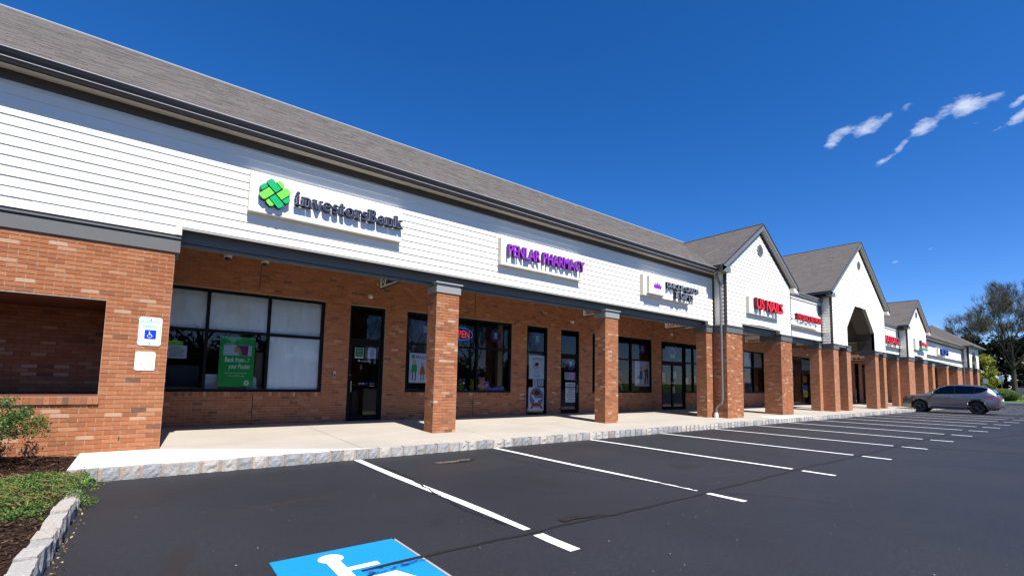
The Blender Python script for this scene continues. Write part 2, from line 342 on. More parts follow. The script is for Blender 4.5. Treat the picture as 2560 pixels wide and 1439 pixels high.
def cells(u0, u1, v0, v1, holes):
    us = sorted({u0, u1, *[h[0] for h in holes], *[h[1] for h in holes]}); us = [u for u in us if u0-1e-9 <= u <= u1+1e-9]
    vs = sorted({v0, v1, *[h[2] for h in holes], *[h[3] for h in holes]}); vs = [v for v in vs if v0-1e-9 <= v <= v1+1e-9]
    for a, b in zip(us, us[1:]):
        for c_, d in zip(vs, vs[1:]):
            mu, mv = (a+b)/2, (c_+d)/2
            if any(h[0] < mu < h[1] and h[2] < mv < h[3] for h in holes): continue
            yield a, b, c_, d
def sheet(mb, F, u0, u1, v0, v1, holes=(), d=0., jamb=0.):
    for a, b, c_, e in cells(u0, u1, v0, v1, holes): mb.quad(F(a, c_, d), F(b, c_, d), F(b, e, d), F(a, e, d))
    if jamb:
        for (a, b, c_, e) in holes:
            mb.quad(F(a, c_, d), F(a, e, d), F(a, e, d-jamb), F(a, c_, d-jamb)); mb.quad(F(b, e, d), F(b, c_, d), F(b, c_, d-jamb), F(b, e, d-jamb))
            mb.quad(F(a, e, d), F(b, e, d), F(b, e, d-jamb), F(a, e, d-jamb)); mb.quad(F(b, c_, d), F(a, c_, d), F(a, c_, d-jamb), F(b, c_, d-jamb))
BL, BH, JT = .2032, .0677, .0095
PALE = [.93]; DARK = [.03]
def tone():
    r = rnd.random()
    if r < DARK[0]: return rnd.uniform(0, .12)
    if r < PALE[0]: return min(.85, max(.15, rnd.gauss(.5, .15)))
    return rnd.uniform(.85, 1.)
_brick_mesh = {}
def brick_mesh(w_, q):
    key = (round(w_, 3), q)
    if key not in _brick_mesh:
        mb = MB(); mb.cur = (q+.5)/14 if q < 12 else (.93 if q == 12 else .03)
        mb.box((-w_/2, -.006, -(BH-JT)/2), (w_/2, .012, (BH-JT)/2), skip='b')
        o = mb.build('brick', M_BRICK); me = o.data; bpy.data.objects.remove(o); _brick_mesh[key] = me
    return _brick_mesh[key]
def bricks(F, u0, u1, v0, v1, holes=(), shift=0., zbase=.14, pieces=None, keep=None, parent=None, nm='brick'):
    """running bond on the plane F; those keep() accepts become objects of their own, the others join one mesh"""
    mb = MB(); row = 0; singles = []
    z = zbase
    while z < v1-.01:
        za, zb = max(z, v0), min(z+BH, v1)
        if zb-za > .02:
            off = (row % 2)*BL/2 + shift; n0 = int(math.floor((u0-off)/BL))-1; u = n0*BL+off
            while u < u1:
                segs = [(max(u, u0), min(u+BL, u1))]
                for h in holes:
                    if h[2] < (za+zb)/2 < h[3]:
                        ns = []
                        for a, b in segs:
                            if h[1] <= a or h[0] >= b: ns.append((a, b)); continue
                            if a < h[0]: ns.append((a, h[0]))
                            if b > h[1]: ns.append((h[1], b))
                        segs = ns
                for a, b in segs:
                    if b-a < .03: continue
                    w_ = b-a-JT; cu_, cv_ = (a+b)/2, (za+zb)/2; tn_ = tone(); full = abs(zb-za-BH) < 1e-6 and (abs(b-a-BL) < 1e-4 or abs(b-a-BL/2) < 1e-3)
                    if keep and full and keep(cu_, cv_): singles.append((cu_, cv_, w_, tn_)); continue
                    mb.cur = tn_; dd = .006+rnd.uniform(-.0015, .0015)
                    mb.prism([(cu_-w_/2, za+JT/2), (cu_+w_/2, za+JT/2), (cu_+w_/2, zb-JT/2), (cu_-w_/2, zb-JT/2)], F, -.01, dd, cap0=False)
                u += BL
        z += BH; row += 1
    if pieces is not None and len(singles) > pieces:
        c0 = cam.matrix_world.translation
        singles.sort(key=lambda s_: (F(s_[0], s_[1])-c0).length)
        for cu_, cv_, w_, tn_ in singles[pieces:]:
            mb.cur = tn_; mb.prism([(cu_-w_/2, cv_-(BH-JT)/2), (cu_+w_/2, cv_-(BH-JT)/2), (cu_+w_/2, cv_+(BH-JT)/2), (cu_-w_/2, cv_+(BH-JT)/2)], F, -.01, .006, cap0=False)
        singles = singles[:pieces]
    if mb.f: tag(mb.build('brickwork', M_BRICK, parent), kind='stuff')
    for cu_, cv_, w_, tn_ in singles:
        q = 13 if tn_ < .1 else 12 if tn_ > .88 else min(11, int(tn_*14))
        placed(nm, brick_mesh(w_, q), F(cu_, cv_), parent)
    return len(singles)
REBASE = []
def root(name, loc, label, cat, group=None):
    """a thing's Empty; its children are modelled in world coordinates and moved under its base at the end"""
    o = empty(name, (0, 0, 0), label, cat, group); REBASE.append((o, Vector(loc))); return o
def rebase_all():
    for o, loc in REBASE:
        o.location = loc
        for c in o.children: c.location = Vector(c.location) - loc

# ================================================================ GROUND
LOT_X = 80.6
mb = MB(); mb.quad((-40, -48, 0), (LOT_X, -48, 0), (LOT_X, 8.2, 0), (-40, 8.2, 0)); ASPH = tag(mb.build('asphalt_lot', M_ASPH), kind='structure')
mb = MB()
for xa, xb in ((LOT_X+.15, 96), (96, 130), (130, 900)):
    za = {LOT_X+.15: .14, 96: .9, 130: 1.4}[xa]; zb = {96: .9, 130: 1.4, 900: 4}[xb]
    mb.quad((xa, -300, za), (xb, -300, zb), (xb, 400, zb), (xa, 400, za))
mb.quad((-300, -300, -.01), (LOT_X+.15, -300, -.01), (LOT_X+.15, -48, -.01), (-300, -48, -.01)); mb.quad((-300, -48, -.02), (-40, -48, -.02), (-40, 400, -.02), (-300, 400, -.02)); mb.quad((-40, 20, -.02), (LOT_X+.15, 20, -.02), (LOT_X+.15, 400, -.02), (-40, 400, -.02))
tag(mb.build('grass_ground', M_GRASS), kind='structure')
mb = MB(); mb.box((LOT_X-.02, -48, -.02), (LOT_X+.16, 20, .17)); tag(mb.build('far_kerb', M_CONCW), kind='structure')

# sidewalk: sloping slabs, each one a piece, joints between
def swz(y): return .15 + .0185*(y-8.2)
SW = tag(bpy.data.objects.new('sidewalk', None), kind='structure'); COL.objects.link(SW)
mb = MB(); mb.box((-.72, 8.14, -.05), (64, 8.2, .10)); mb.quad((-.74, 8.2, .12), (64.5, 8.2, .12), (64.5, 12.9, .205), (-.74, 12.9, .205))
mb.build('bed_joint', M_MORTAR, SW)
xs = [-.74, 3.1, 6.2, 9.3, 12.4, 15.4, 18.5, 21.6, 24.7, 27.8, 31, 34.5, 38, 42, 46, 51, 57, 65]
for xa, xb in zip(xs, xs[1:]):
    for ya, yb in ((8.17, 9.58), (9.58, 12.95)):
        mb = MB(); e = .005; za, zb = swz(ya+e), swz(yb-e); x0, x1 = xa+e, xb-e
        mb.quad((x0, ya+e, za), (x1, ya+e, za), (x1, yb-e, zb), (x0, yb-e, zb)); mb.quad((x0, ya+e, za-.04), (x1, ya+e, za-.04), (x1, ya+e, za), (x0, ya+e, za))
        mb.quad((x0, yb-e, za-.04), (x0, ya+e, za-.04), (x0, ya+e, za), (x0, yb-e, zb)); mb.build('concrete_slab', M_CONC, SW)
# paler patch of new concrete in front of the left pier and by the fourth pier
pts = [(-.735, 8.175), (3.25, 8.175), (2.7, 8.38), (2.1, 8.68), (1.4, 9.0), (.8, 9.3), (.22, 9.62), (-.735, 9.62)]
mb = MB(); mb.quad(*[(x, y, swz(y)+.006) for x, y in pts]); mb.build('new_concrete_patch', M_CONCW, SW)
mb = MB(); mb.quad(*[(x, y, swz(y)+.006) for x, y in [(19.2, 8.2), (23.2, 8.2), (22, 8.9), (19.9, 9.1)]]); mb.build('new_concrete_patch', M_CONCW, SW)

# granite block kerb
def stone_mesh(q):
    rn = random.Random(100+q); mb = MB(); mb.cur = [0, .1, .3, .4, .5, .55, .62, .7, .8, .9, 1., .95][q % 12]
    nx, nz = 4, 3; fr = [[None]*(nz+1) for _ in range(nx+1)]
    for i in range(nx+1):
        for j in range(nz+1):
            edge = i in (0, nx) or j == nz
            fr[i][j] = Vector((-.5+i/nx, (rn.uniform(0, .010) if edge else rn.uniform(-.016, .004)), j/nz))
    for i in range(nx):
        for j in range(nz):
            a = [fr[i][j], fr[i+1][j], fr[i+1][j+1], fr[i][j+1]]; mb.quad(*a)
    for i in range(nx): mb.quad(fr[i][nz], fr[i+1][nz], Vector((fr[i+1][nz].x, .14, 1.)), Vector((fr[i][nz].x, .14, 1.)))
    for s_, i in ((-1, 0), (1, nx)):
        for j in range(nz): a = [fr[i][j], fr[i][j+1], Vector((fr[i][j].x, .14, (j+1)/nz)), Vector((fr[i][j].x, .14, j/nz))]; mb.quad(*(a if s_ < 0 else a[::-1]))
    o = mb.build('curb_stone', M_STONE); me = o.data; bpy.data.objects.remove(o); return me
STM = [stone_mesh(q) for q in range(14)]
KERB = tag(bpy.data.objects.new('granite_kerb', None), kind='structure'); COL.objects.link(KERB)
x = -.62; n = 0; far = MB()
while x < 64:
    wd = rnd.uniform(.165, .225); z1 = .158 + rnd.uniform(-.006, .008); q = rnd.randrange(14); yy = 8.055+rnd.uniform(-.006, .006)
    if n < 150:
        o = placed('curb_stone', STM[q], (x+wd/2, yy, -.01), KERB); o.scale = (wd, 1, z1+.01); o.rotation_euler.z = rnd.uniform(-.03, .03)
    else:
        me = STM[q]; far.cur = me.attributes['tone'].data[0].value; i0 = len(far.v)
        far.v += [(x+wd/2+v.co.x*wd, yy+v.co.y, v.co.z*z1) for v in me.vertices]
        for p in me.polygons: far.f.append(tuple(i0+j for j in p.vertices)); far.t.append(far.cur); far.mi.append(0)
    x += wd + rnd.uniform(.022, .05); n += 1
tag(far.build('far_curb_stones', M_STONE, KERB), kind='stuff')
mb = MB(); mb.quad((-.66, 8.075, -.01), (64, 8.075, -.01), (64, 8.075, .145), (-.66, 8.075, .145)); mb.quad((-.66, 8.075, .145), (64, 8.075, .145), (64, 8.18, .153), (-.66, 8.18, .153)); mb.build('kerb_mortar', M_MORTAR, KERB)
# the kerb turns the corner, then runs on round the planting bed
for (yy, ln_, x0, hh, q) in ((8.02, .2, -.70, .13, 7), (7.84, .19, -.72, .11, 8)):
    o = placed('curb_stone', STM[q], (x0+.08, yy, -.02), KERB); o.scale = (ln_, 1, hh+.03); o.rotation_euler.z = radians(96)
BEDK = tag(bpy.data.objects.new('bed_kerb', None), kind='structure'); COL.objects.link(BEDK)
y = 7.05
while y > .6:
    ln_ = rnd.uniform(.2, .27); hh = (.155 if y < 6.3 else .10+.05*(7.05-y)) + rnd.uniform(-.012, .012); q = rnd.choice([3, 4, 5, 6, 7, 8])
    o = placed('curb_stone', STM[q], (-.485+rnd.uniform(-.012, .012), y-ln_/2, -.01), BEDK); o.scale = (ln_, .86, hh+.01); o.rotation_euler.z = radians(90)+rnd.uniform(-.06, .06)
    y -= ln_ + rnd.uniform(.012, .03)

# parking lines
def ribbon(name, pts, wd, z, m, jit=0., rn=None):
    mb = MB(); L_ = []
    for i, p in enumerate(pts):
        a = Vector(pts[max(i-1, 0)]); b = Vector(pts[min(i+1, len(pts)-1)]); d = (b-a).normalized(); nn = Vector((-d.y, d.x))
        ww = wd[i] if isinstance(wd, list) else wd
        if rn: ww *= rn.uniform(1-jit, 1+jit)
        L_.append((Vector(p)+nn*ww/2, Vector(p)-nn*ww/2))
    for (a, b), (c_, d) in zip(L_, L_[1:]): mb.quad((b.x, b.y, z), (d.x, d.y, z), (c_.x, c_.y, z), (a.x, a.y, z))
    return mb.build(name, m)
lines = [2.90, 5.78, 8.70, 11.68, 14.52, 17.32, 20.0, 22.75, 25.45, 28.1, 30.9, 33.7, 36.4, 42.2, 45.0, 47.8, 50.6, 53.4, 56.2, 59, 62, 65, 68]
CRY = 3.36
for i, lx in enumerate(lines):
    LN = tag(bpy.data.objects.new('parking_line', None), kind='structure'); COL.objects.link(LN)
    wv = [(lx + (.012*sin(y_*1.7+i)), y_) for y_ in [8.03, 7.2, 6.4, 5.6, 4.8, 4.2, 3.8, CRY+.10]]
    wd = [.10]*len(wv)
    if i == 1: wd = [.10, .10, .10, .10, .09, .06, .045, .05]
    if i == 0: wd = [.115, .115, .115, .115, .11, .11, .09, .08]; wv = [(a+.0, b) for a, b in wv]
    ribbon('paint_strip', wv, wd, .004, M_PWHITE).parent = LN
    ribbon('paint_strip', [(lx-.01, CRY-.06), (lx-.02, 3.1), (lx-.02, 2.82)], .115 if i == 0 else .10, .004, M_PWHITE).parent = LN
# filled cracks
rn = random.Random(5); pts = []; x = 1.3
while x < 75: pts.append((x, CRY+.03*sin(x*.9)+rn.uniform(-.02, .02)+.004*max(0, x-8))); x += .22+.01*x
o = ribbon('crack_filler', pts, .038, .006, M_TAR, .45, rn); tag(o, kind='structure')
pts2 = [(3.35, 3.47), (3.5, 3.5), (3.62, 3.47), (3.75, 3.43), (3.9, 3.4)]; tag(ribbon('crack_filler', pts2, .09, .0085, M_TAR, .4, rn), kind='structure')
def crack(pts, w_=.012, sub=8):
    P = []
    for (a, b), (c_, d) in zip(pts, pts[1:]):
        for k_ in range(sub): t_ = k_/sub; P.append((a+(c_-a)*t_+rn.uniform(-.02, .02), b+(d-b)*t_+rn.uniform(-.02, .02)))
    tag(ribbon('fine_crack', P, w_, .007, M_TAR2, .6, rn), kind='structure')
crack([(5.2, 6.9), (5.3, 5.5), (5.55, 4.6), (5.82, 3.9), (5.8, 3.4)], .014); crack([(5.8, 3.36), (6.0, 3.1), (6.4, 2.7), (6.6, 2.1)], .012)
crack([(3.0, 7.3), (3.02, 6.4), (2.88, 5.3), (2.78, 4.4), (2.82, 3.6)], .02); crack([(14.5, 3.3), (15.2, 2.2), (15.6, 1.2), (16, -.5)], .03); crack([(17.4, 3.4), (20, 2.4), (23, 1.9)], .04)

mb = MB(); rn2 = random.Random(31)
for _ in range(420):
    x = rn2.uniform(-.3, 18); y = rn2.uniform(.5, 8); mb.cur = rn2.random(); q = rn2.uniform(.003, .009); a = rn2.uniform(0, 3); mb.quad(*[(x+q*cos(a+b)*rn2.uniform(.6, 1.2), y+q*sin(a+b)*rn2.uniform(.6, 1.2), .009) for b in (0, 1.5, 3.1, 4.6)])
tag(mb.build('loose_grit', mat('pale_grit', (.42, .38, .33), .9)), kind='stuff')
# worn patch of the lot: the round shallow pit
mb = MB(); ring = [(4.27+.40*cos(a)*(1+.12*sin(3*a)), 7.03+.16*sin(a)*(1+.15*cos(2*a))) for a in [2*pi*i/22 for i in range(22)]]
mb.quad(*[(x, y, .005) for x, y in ring]); tag(mb.build('worn_pit', M_TAR2), kind='structure')
k = NT('pit_grit', .9, .1); k.color(k.ramp(k.noise(26, 5, .8), [(.35, (.03, .026, .022)), (.55, (.12, .10, .08)), (.7, (.25, .21, .17))])); M_GRIT = k.m
mb = MB(); mb.quad(*[(4.1+(x-4.27)*.62, 7.02+(y-7.03)*.6, .009) for x, y in ring]); tag(mb.build('pit_gravel', M_GRIT), kind='structure')
mb = MB(); mb.quad(*[(4.45+(x-4.27)*.3, 7.06+(y-7.03)*.5, .010) for x, y in ring]); tag(mb.build('pit_gravel', M_GRIT), kind='structure')

# blue accessible-space marking
ACC = tag(bpy.data.objects.new('accessible_space_marking', None), kind='structure'); COL.objects.link(ACC)
mb = MB(); mb.quad((.80, 2.55, .004), (1.76, 2.55, .004), (1.76, 3.93, .004), (.80, 3.93, .004)); mb.build('blue_square', M_PBLUE, ACC)
mb = MB(); mb.quad((1.765, 2.55, .0035), (1.79, 2.55, .0035), (1.785, 3.92, .0035), (1.765, 3.90, .0035)); mb.build('paint_overspray', M_GREYL, ACC)
mb = MB()
def disc(mb, cx, cy, r, z, n=24): mb.quad(*[(cx+r*cos(2*pi*i/n), cy+r*sin(2*pi*i/n), z) for i in range(n)])
def arc(mb, cx, cy, r, w_, a0, a1, z, n=16):
    for i in range(n):
        p, q = radians(a0+(a1-a0)*i/n), radians(a0+(a1-a0)*(i+1)/n)
        mb.quad((cx+(r-w_)*cos(p), cy+(r-w_)*sin(p), z), (cx+r*cos(p), cy+r*sin(p), z), (cx+r*cos(q), cy+r*sin(q), z), (cx+(r-w_)*cos(q), cy+(r-w_)*sin(q), z))
disc(mb, 1.19, 3.745, .092, .008)
mb.quad((1.135, 3.69, .0095), (1.135, 3.17, .0095), (1.235, 3.17, .0095), (1.235, 3.69, .0095))
mb.quad((1.235, 3.44, .008), (1.46, 3.44, .008), (1.46, 3.51, .008), (1.235, 3.51, .008))
mb.quad((1.235, 3.17, .008), (1.235, 3.26, .008), (1.50, 3.26, .008), (1.50, 3.17, .008))
mb.quad((1.42, 3.17, .0105), (1.50, 3.26, .0105), (1.66, 2.88, .0105), (1.58, 2.84, .0105))
arc(mb, 1.22, 3.05, .30, .075, 128, 345, .011)
mb.build('wheelchair_symbol', M_PWHITE, ACC)
rn = random.Random(9); mb = MB()
for i in range(46):
    x = rn.uniform(1.28, 1.76); y = 3.30+.12*(x-1.28)+rn.uniform(-.045, .05); l = rn.uniform(.02, .09); h = rn.uniform(.003, .010); mb.quad((x, y, .013), (x+l, y+l*.1, .013), (x+l, y+l*.1+h, .013), (x+l*.3, y+h, .013))
mb.build('worn_paint', M_TAR2, ACC)

# ================================================================ BUILDING
MALL = root('strip_mall', (17, 10, .15), 'long red brick strip mall with white clapboard upper wall and grey shingle roof', 'building')
YW = 12.8; YF = 9.65; YS = 9.60; YG = 9.10
KX = 12.8/12.6
def W(x): return x*KX
def Z(z): return 1.37+(z-1.37)*KX
ZT, ZB, ZD = Z(3.37), Z(1.025), Z(2.445)      # window heads, sills, transoms
# openings of the back wall (u0,u1,v0,v1)
OP = {'w1': (-.28, 3.60, ZB, ZT), 'd1': (W(4.2), W(5.19), .20, ZT), 'w2': (W(5.855), W(9.73), ZB, ZT), 'w3': (W(10.39), W(11.38), .20, ZT), 'd2': (W(12.03), W(13.02), .20, ZT),
      'w4': (W(13.73), W(17.6), ZB, ZT), 'd3': (W(18.28), W(20.22), .20, ZT), 'w4b': (W(20.22), 23.1, ZB, ZT), 'w5': (W(25.95), W(28.45), ZB, ZT), 'd4': (W(32.2), W(35.5), .20, ZT),
      'w6': (38.8, 41.8, ZB, ZT), 'w7': (W(43.66), W(44.6), .2, ZT), 'd5': (W(45.36), W(46.9), .20, ZT), 'w8': (49.5, 53, ZB, ZT), 'd6': (55, 57, .2, ZT), 'w9': (59, 62.5, ZB, ZT)}
holes = list(OP.values())
FW = FRONT(YW)
WALL = MB(); WALL.weld = True; sheet(WALL, FW, -.4, 24, .1, 4.4, [h for h in holes if h[0] < 22.9], 0, .2); wall = WALL.build('rear_shopfront_wall', M_MORTAR, MALL)
WX = MB(); WX.weld = True; sheet(WX, FW, 24, 66, .1, 4.4, [h for h in holes if h[0] > 24], 0, .2); WL = MB(); sheet(WL, FW, -12, -.4, .1, 4.4, (), 0, 0); WL.build('inner_left_wall', M_BTX, MALL)
sill = [(h[0], h[1], h[2]-.105, h[3]) if h[2] > .5 else h for h in holes]
wallx = WX.build('far_shopfront_wall', M_BTX, MALL)
# expansion joints
for jx in (2.02, 8.33, 17.9): sill.append((jx-.006, jx+.006, 0, .92)); sill.append((jx-.006, jx+.006, 3.5, 4.5))
PALE[0] = .99; DARK[0] = .05; bricks(FW, -.4, 24, .14, 4.35, sill, parent=wall, zbase=.17); PALE[0] = .91; DARK[0] = .02
for jx in (2.02, 8.33, 17.9):
    for za, zb in ((.2, .92), (3.5, 4.3)): mb = MB(); fbox(mb, FW, jx-.008, jx+.008, za, zb, -.01, .004); mb.build('movement_joint', M_DARK, wall)
for h in holes:                                     # rowlock sills
    if h[2] > .5 and h[0] < 24:
        mb = MB(); u = max(h[0], -.4)
        while u < h[1]-.02: mb.cur = tone(); mb.prism([(u+.004, h[2]-.10), (u+.062, h[2]-.10), (u+.062, h[2]-.006), (u+.004, h[2]-.006)], FW, -.01, .02, cap0=False); u += .0677
        tag(mb.build('sill_brickwork', M_BRICK, wall), kind='stuff')
# left pier wall with its niche
FP = FRONT(YF); NI = (-2.7, -.60, 1.03, 2.52)
mb = MB(); sheet(mb, FP, -6.5, .215, .0, 3.46, [NI], 0, 0); mb.quad((.215, YF, 0), (.215, YW, 0), (.215, YW, 3.46), (.215, YF, 3.46)); 
pier = mb.build('corner_wall', M_MORTAR, MALL)
nb = bricks(FP, -4.4, .215, .0, 3.46, [NI, (NI[0], NI[1], .905, 1.03)], zbase=.17-3*BH, shift=.012, pieces=258, keep=lambda u, v: u > -2.1, parent=pier)
bricks(LEFT(.22) if 0 else frame((.215, 0, 0), (0, 1, 0), (0, 0, 1), (1, 0, 0)), YF+.02, YW, .1, 3.46, parent=pier, zbase=.17-3*BH)
mb = MB(); mb.quad((-6.5, YF, 0), (-4.4, YF, 0), (-4.4, YF-.004, 3.46), (-6.5, YF-.004, 3.46)); mb.build('wall_end', M_BTX, pier)
for i in range(31):                                # projecting rowlock sill under the niche, brick by brick
    q = rnd.choice([0, 2, 3, 4, 5, 6, 7, 8, 13]); u = NI[1]-.034-i*.0677+.02
    o = placed('rowlock_brick', brick_mesh(BL-JT, q), (u, YF-.03, .968), pier); o.rotation_euler = (0, radians(90), 0); o.scale = (.56, 2.2, 1.0)
mb = MB(); fbox(mb, FP, NI[0], NI[1]+.02, .915, 1.022, -.02, .034); mb.build('sill_mortar', painted('sill_mortar', (.22, .13, .09)), pier)
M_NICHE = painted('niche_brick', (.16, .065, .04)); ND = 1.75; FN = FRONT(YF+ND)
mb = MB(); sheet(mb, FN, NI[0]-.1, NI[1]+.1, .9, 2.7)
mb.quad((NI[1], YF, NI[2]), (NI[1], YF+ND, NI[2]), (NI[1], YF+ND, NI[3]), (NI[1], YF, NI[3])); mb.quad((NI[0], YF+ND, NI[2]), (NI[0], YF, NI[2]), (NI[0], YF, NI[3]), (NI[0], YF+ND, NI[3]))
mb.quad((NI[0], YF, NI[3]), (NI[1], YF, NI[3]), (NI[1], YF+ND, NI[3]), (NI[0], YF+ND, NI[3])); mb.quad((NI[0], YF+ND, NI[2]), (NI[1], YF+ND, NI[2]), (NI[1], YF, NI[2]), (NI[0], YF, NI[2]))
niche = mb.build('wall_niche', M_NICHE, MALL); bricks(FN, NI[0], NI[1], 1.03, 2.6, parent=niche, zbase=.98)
# weep hole and dowel slot
mb = MB(); mb.box((-.31, YF-.008, .335), (-.296, YF+.0, .40)); mb.build('weep_hole', M_DARK, pier)

def pier_block(x0, x1, y0, y1, geo=True, zt=3.46, zb=.1, name='brick_pier', cap=True, capside=True):
    mb = MB(); mb.m = 0; e = .0
    if geo:
        mb.box((x0, y0, zb), (x1, y1, zt), skip='rb'); o = mb
    else:
        mb.quad((x0, y0, zb), (x1, y0, zb), (x1, y0, zt), (x0, y0, zt)); mb.m = 1; mb.quad((x0, y1, zb), (x0, y0, zb), (x0, y0, zt), (x0, y1, zt))
    mb.m = 1 if not geo else 2; mb.quad((x1, y0, zb), (x1, y1, zb), (x1, y1, zt), (x1, y0, zt)); mb.m = 0 if not geo else 1; mb.quad((x1, y1, zb), (x0, y1, zb), (x0, y1, zt), (x1, y1, zt))
    o = mb.build(name, [M_MORTAR, M_BTX, M_BTY] if geo else [M_BTX, M_BTY], MALL)
    if geo:
        wx = x1-x0
        bricks(FRONT(y0), x0, x1, zb, zt, parent=o, zbase=.175-BH, shift=(x0 % BL))
        bricks(LEFT(x0), -y1, -y0, zb, zt, parent=o, zbase=.175-BH, shift=((-y0) % BL)+BL/2)
    if cap:
        c_ = MB(); c_.box((x0-.03, y0-.03, 3.44), (x1+.03, y1+.02, 3.595)); c_.box((x0-.01, y0-.01, 3.595), (x1+.01, y1+.02, 3.655)); c_.build('pier_cap', M_CAP, o)
        c_ = MB(); c_.box((x0-.06, y0-.06, 3.655), (x1+.07, y1+.02, 3.685)); c_.build('cap_ledge', M_GREYL if geo else M_GREY, o)
    return o
pier_block(5.21, 5.81, YF, 10.08); pier_block(11.10, 11.70, YF, 10.08)
pier_block(16.92, 17.40, YF, 10.08, cap=False); pier_block(17.40, 18.62, YG, 10.08, cap=False); pier_block(22.12, 23.24, YG, 9.85, cap=False)
for a in ((28.02, 28.4, YF, 10.1), (28.4, 29.12, YG, 10.0), (30.35, 30.98, YG, 9.75), (35.3, 35.95, YG, 9.65), (36.95, 37.5, YG, 9.65), (42.35, 42.8, YF, 10.05), (42.8, 44.35, YG, 9.8), (46.9, 48.15, YG, 9.75),
          (52.7, 53.5, YF, 10.3), (58.1, 58.9, YF, 10.3), (62.9, 65.2, YF, 10.3), (65.2, 66.7, YG, 10.3), (69.2, 70.5, YG, 10.6)):
    pier_block(*a, geo=False, cap=(a[0] in (52.7, 58.1)))

def band(x0, x1, y, z=3.44, h=.295, left=None, ledge=True, y1=None, right=None):
    """grey band course between the brick and the siding, with a ledge on top"""
    y1 = y1 if y1 is not None else y+.5
    mb = MB(); mb.box((x0-.03, y-.035, z), (x1+.02, y1, z+.20)); mb.box((x0-.015, y-.015, z+.20), (x1+.01, y1, z+.235)); mb.build('grey_band', M_GREY, MALL)
    mb = MB(); mb.box((x0-.05, y-.06, z+.235), (x1+.02, y1, z+.265)); mb.box((x0-.045, y-.05, z+.268), (x1+.02, y1, z+h)); mb.build('band_ledge', M_GREY, MALL)
band(-6.5, .26, YF, y1=YF+.6)
band(16.92, 17.34, YF); band(17.40, 18.60, YG, y1=YG+.9); band(22.14, 23.24, YG, y1=YG+.9)
band(28.0, 28.3, YF); band(28.4, 29.15, YG, y1=YG+.7); band(30.38, 30.98, YG, z=3.44, y1=YG+.6); band(35.28, 35.95, YG, y1=YG+.8); band(36.95, 37.5, YG)
mb = MB(); mb.box((29.15, YG+.0, 3.6), (30.35, YG+.3, 3.72)); mb.box((35.95, YG, 3.6), (36.95, YG+.3, 3.72)); mb.build('grey_band', M_GREY, MALL)
band(42.35, 42.75, YF); band(42.8, 44.35, YG, y1=YG+.9); band(46.9, 48.15, YG); band(62.9, 65.1, YF); band(65.2, 66.7, YG); band(69.2, 70.5, YG)
# beams over the openings
def beam(x0, x1, y, zt=3.89):
    mb = MB(); mb.box((x0, y+.18, 3.67), (x1, y+.30, zt+.06)); mb.box((x0, y+.21, 3.615), (x1, y+.36, 3.655)); mb.box((x0, y+.24, 3.655), (x1, y+.3, 3.67)); mb.build('beam', M_GREY, MALL)
    mb = MB(); mb.box((x0, y+.0, zt-.012), (x1, y+.18, zt+.03)); mb.build('beam_soffit', M_BROWN, MALL)
    mb = MB(); mb.box((x0, y-.022, zt-.045), (x1, y+.012, zt-.012)); mb.build('drip_edge', M_GREYL, MALL)
beam(.26, 17.0, YS); beam(18.55, 22.08, YG); beam(23.24, 28.1, YF-.05); beam(37.5, 42.4, YF-.05); beam(44.35, 46.9, YG); beam(48.15, 62.9, YF-.05)
mb = MB(); mb.box((.20, YS-.035, 3.735), (.285, YS+.1, 3.975)); mb.box((16.93, YS-.03, 3.735), (17.0, YS+.1, 3.93)); mb.box((18.55, YG-.03, 3.735), (18.6, YG+.1, 3.93)); mb.box((22.03, YG-.03, 3.735), (22.08, YG+.1, 3.93)); mb.build('trim_block', M_CREAM, MALL)
# walkway ceiling
mb = MB(); mb.quad((.2, 9.8, 4.3), (.2, 13, 4.3), (30.5, 13, 4.3), (30.5, 9.4, 4.3)); mb.quad((35.2, 9.4, 4.3), (35.2, 13, 4.3), (66, 13, 4.3), (66, 9.4, 4.3)); mb.build('walkway_ceiling', M_BEIGE, MALL)
mb = MB()
for x0, x1, y in ((.22, 17.4, 9.93), (17.4, 23.2, 9.44), (23.2, 28.3, 9.93), (37.5, 42.8, 9.93), (42.8, 48.1, 9.44), (48.1, 65, 9.93)): mb.box((x0, y, 3.7), (x1, y+.04, 4.32))
mb.build('beam_backing', M_BROWN, MALL)

# clapboards: every board a piece
CL = .1488
def clap(parent, F, z0, z1, spans, maxlen=3.66, nm='siding_board', seed=1, drop=None):
    """spans(z) -> list of (u0,u1)"""
    rn = random.Random(seed); z = z0; row = 0
    while z < z1-.02:
        zt = min(z+CL, z1); A = spans(z+.004); B = spans(zt-.004) or [(sum(a)/2, sum(a)/2) for a in A]
        if len(B) != len(A): B = A if len(A) < len(B) else [B[0]]*len(A); 
        for (a0, a1), (b0, b1) in zip(A, B):
            cuts = []; u = a0 + (rn.uniform(.6, maxlen) if a1-a0 > maxlen*.8 else 1e9)
            while u < a1-.5: cuts.append(u); u += maxlen
            e = [a0]+cuts+[a1]
            for i, (s_, t_) in enumerate(zip(e, e[1:])):
                l0, r0 = s_+(.002 if i else 0), t_-(.002 if i < len(e)-2 else 0)
                l1 = b0 if i == 0 else l0; r1 = b1 if i == len(e)-2 else r0
                if r1 < l1: l1 = r1 = (l1+r1)/2
                mb = MB(); mb.cur = rn.random(); dj = rn.uniform(-.001, .001); D = .022+dj
                p = [F(l0, z, D), F(r0, z, D), F(r1, zt+.004, .005+dj), F(l1, zt+.004, .005+dj)]; q = [F(l0, z, -.002), F(r0, z, -.002)]
                mb.quad(*p); mb.quad(q[0], q[1], p[1], p[0]); mb.quad(F(l0, z, -.002), p[0], p[3], F(l1, zt, -.002)); mb.quad(p[1], F(r0, z, -.002), F(r1, zt, -.002), p[2])
                mb.build(nm, M_SIDE, parent)
        z += CL; row += 1
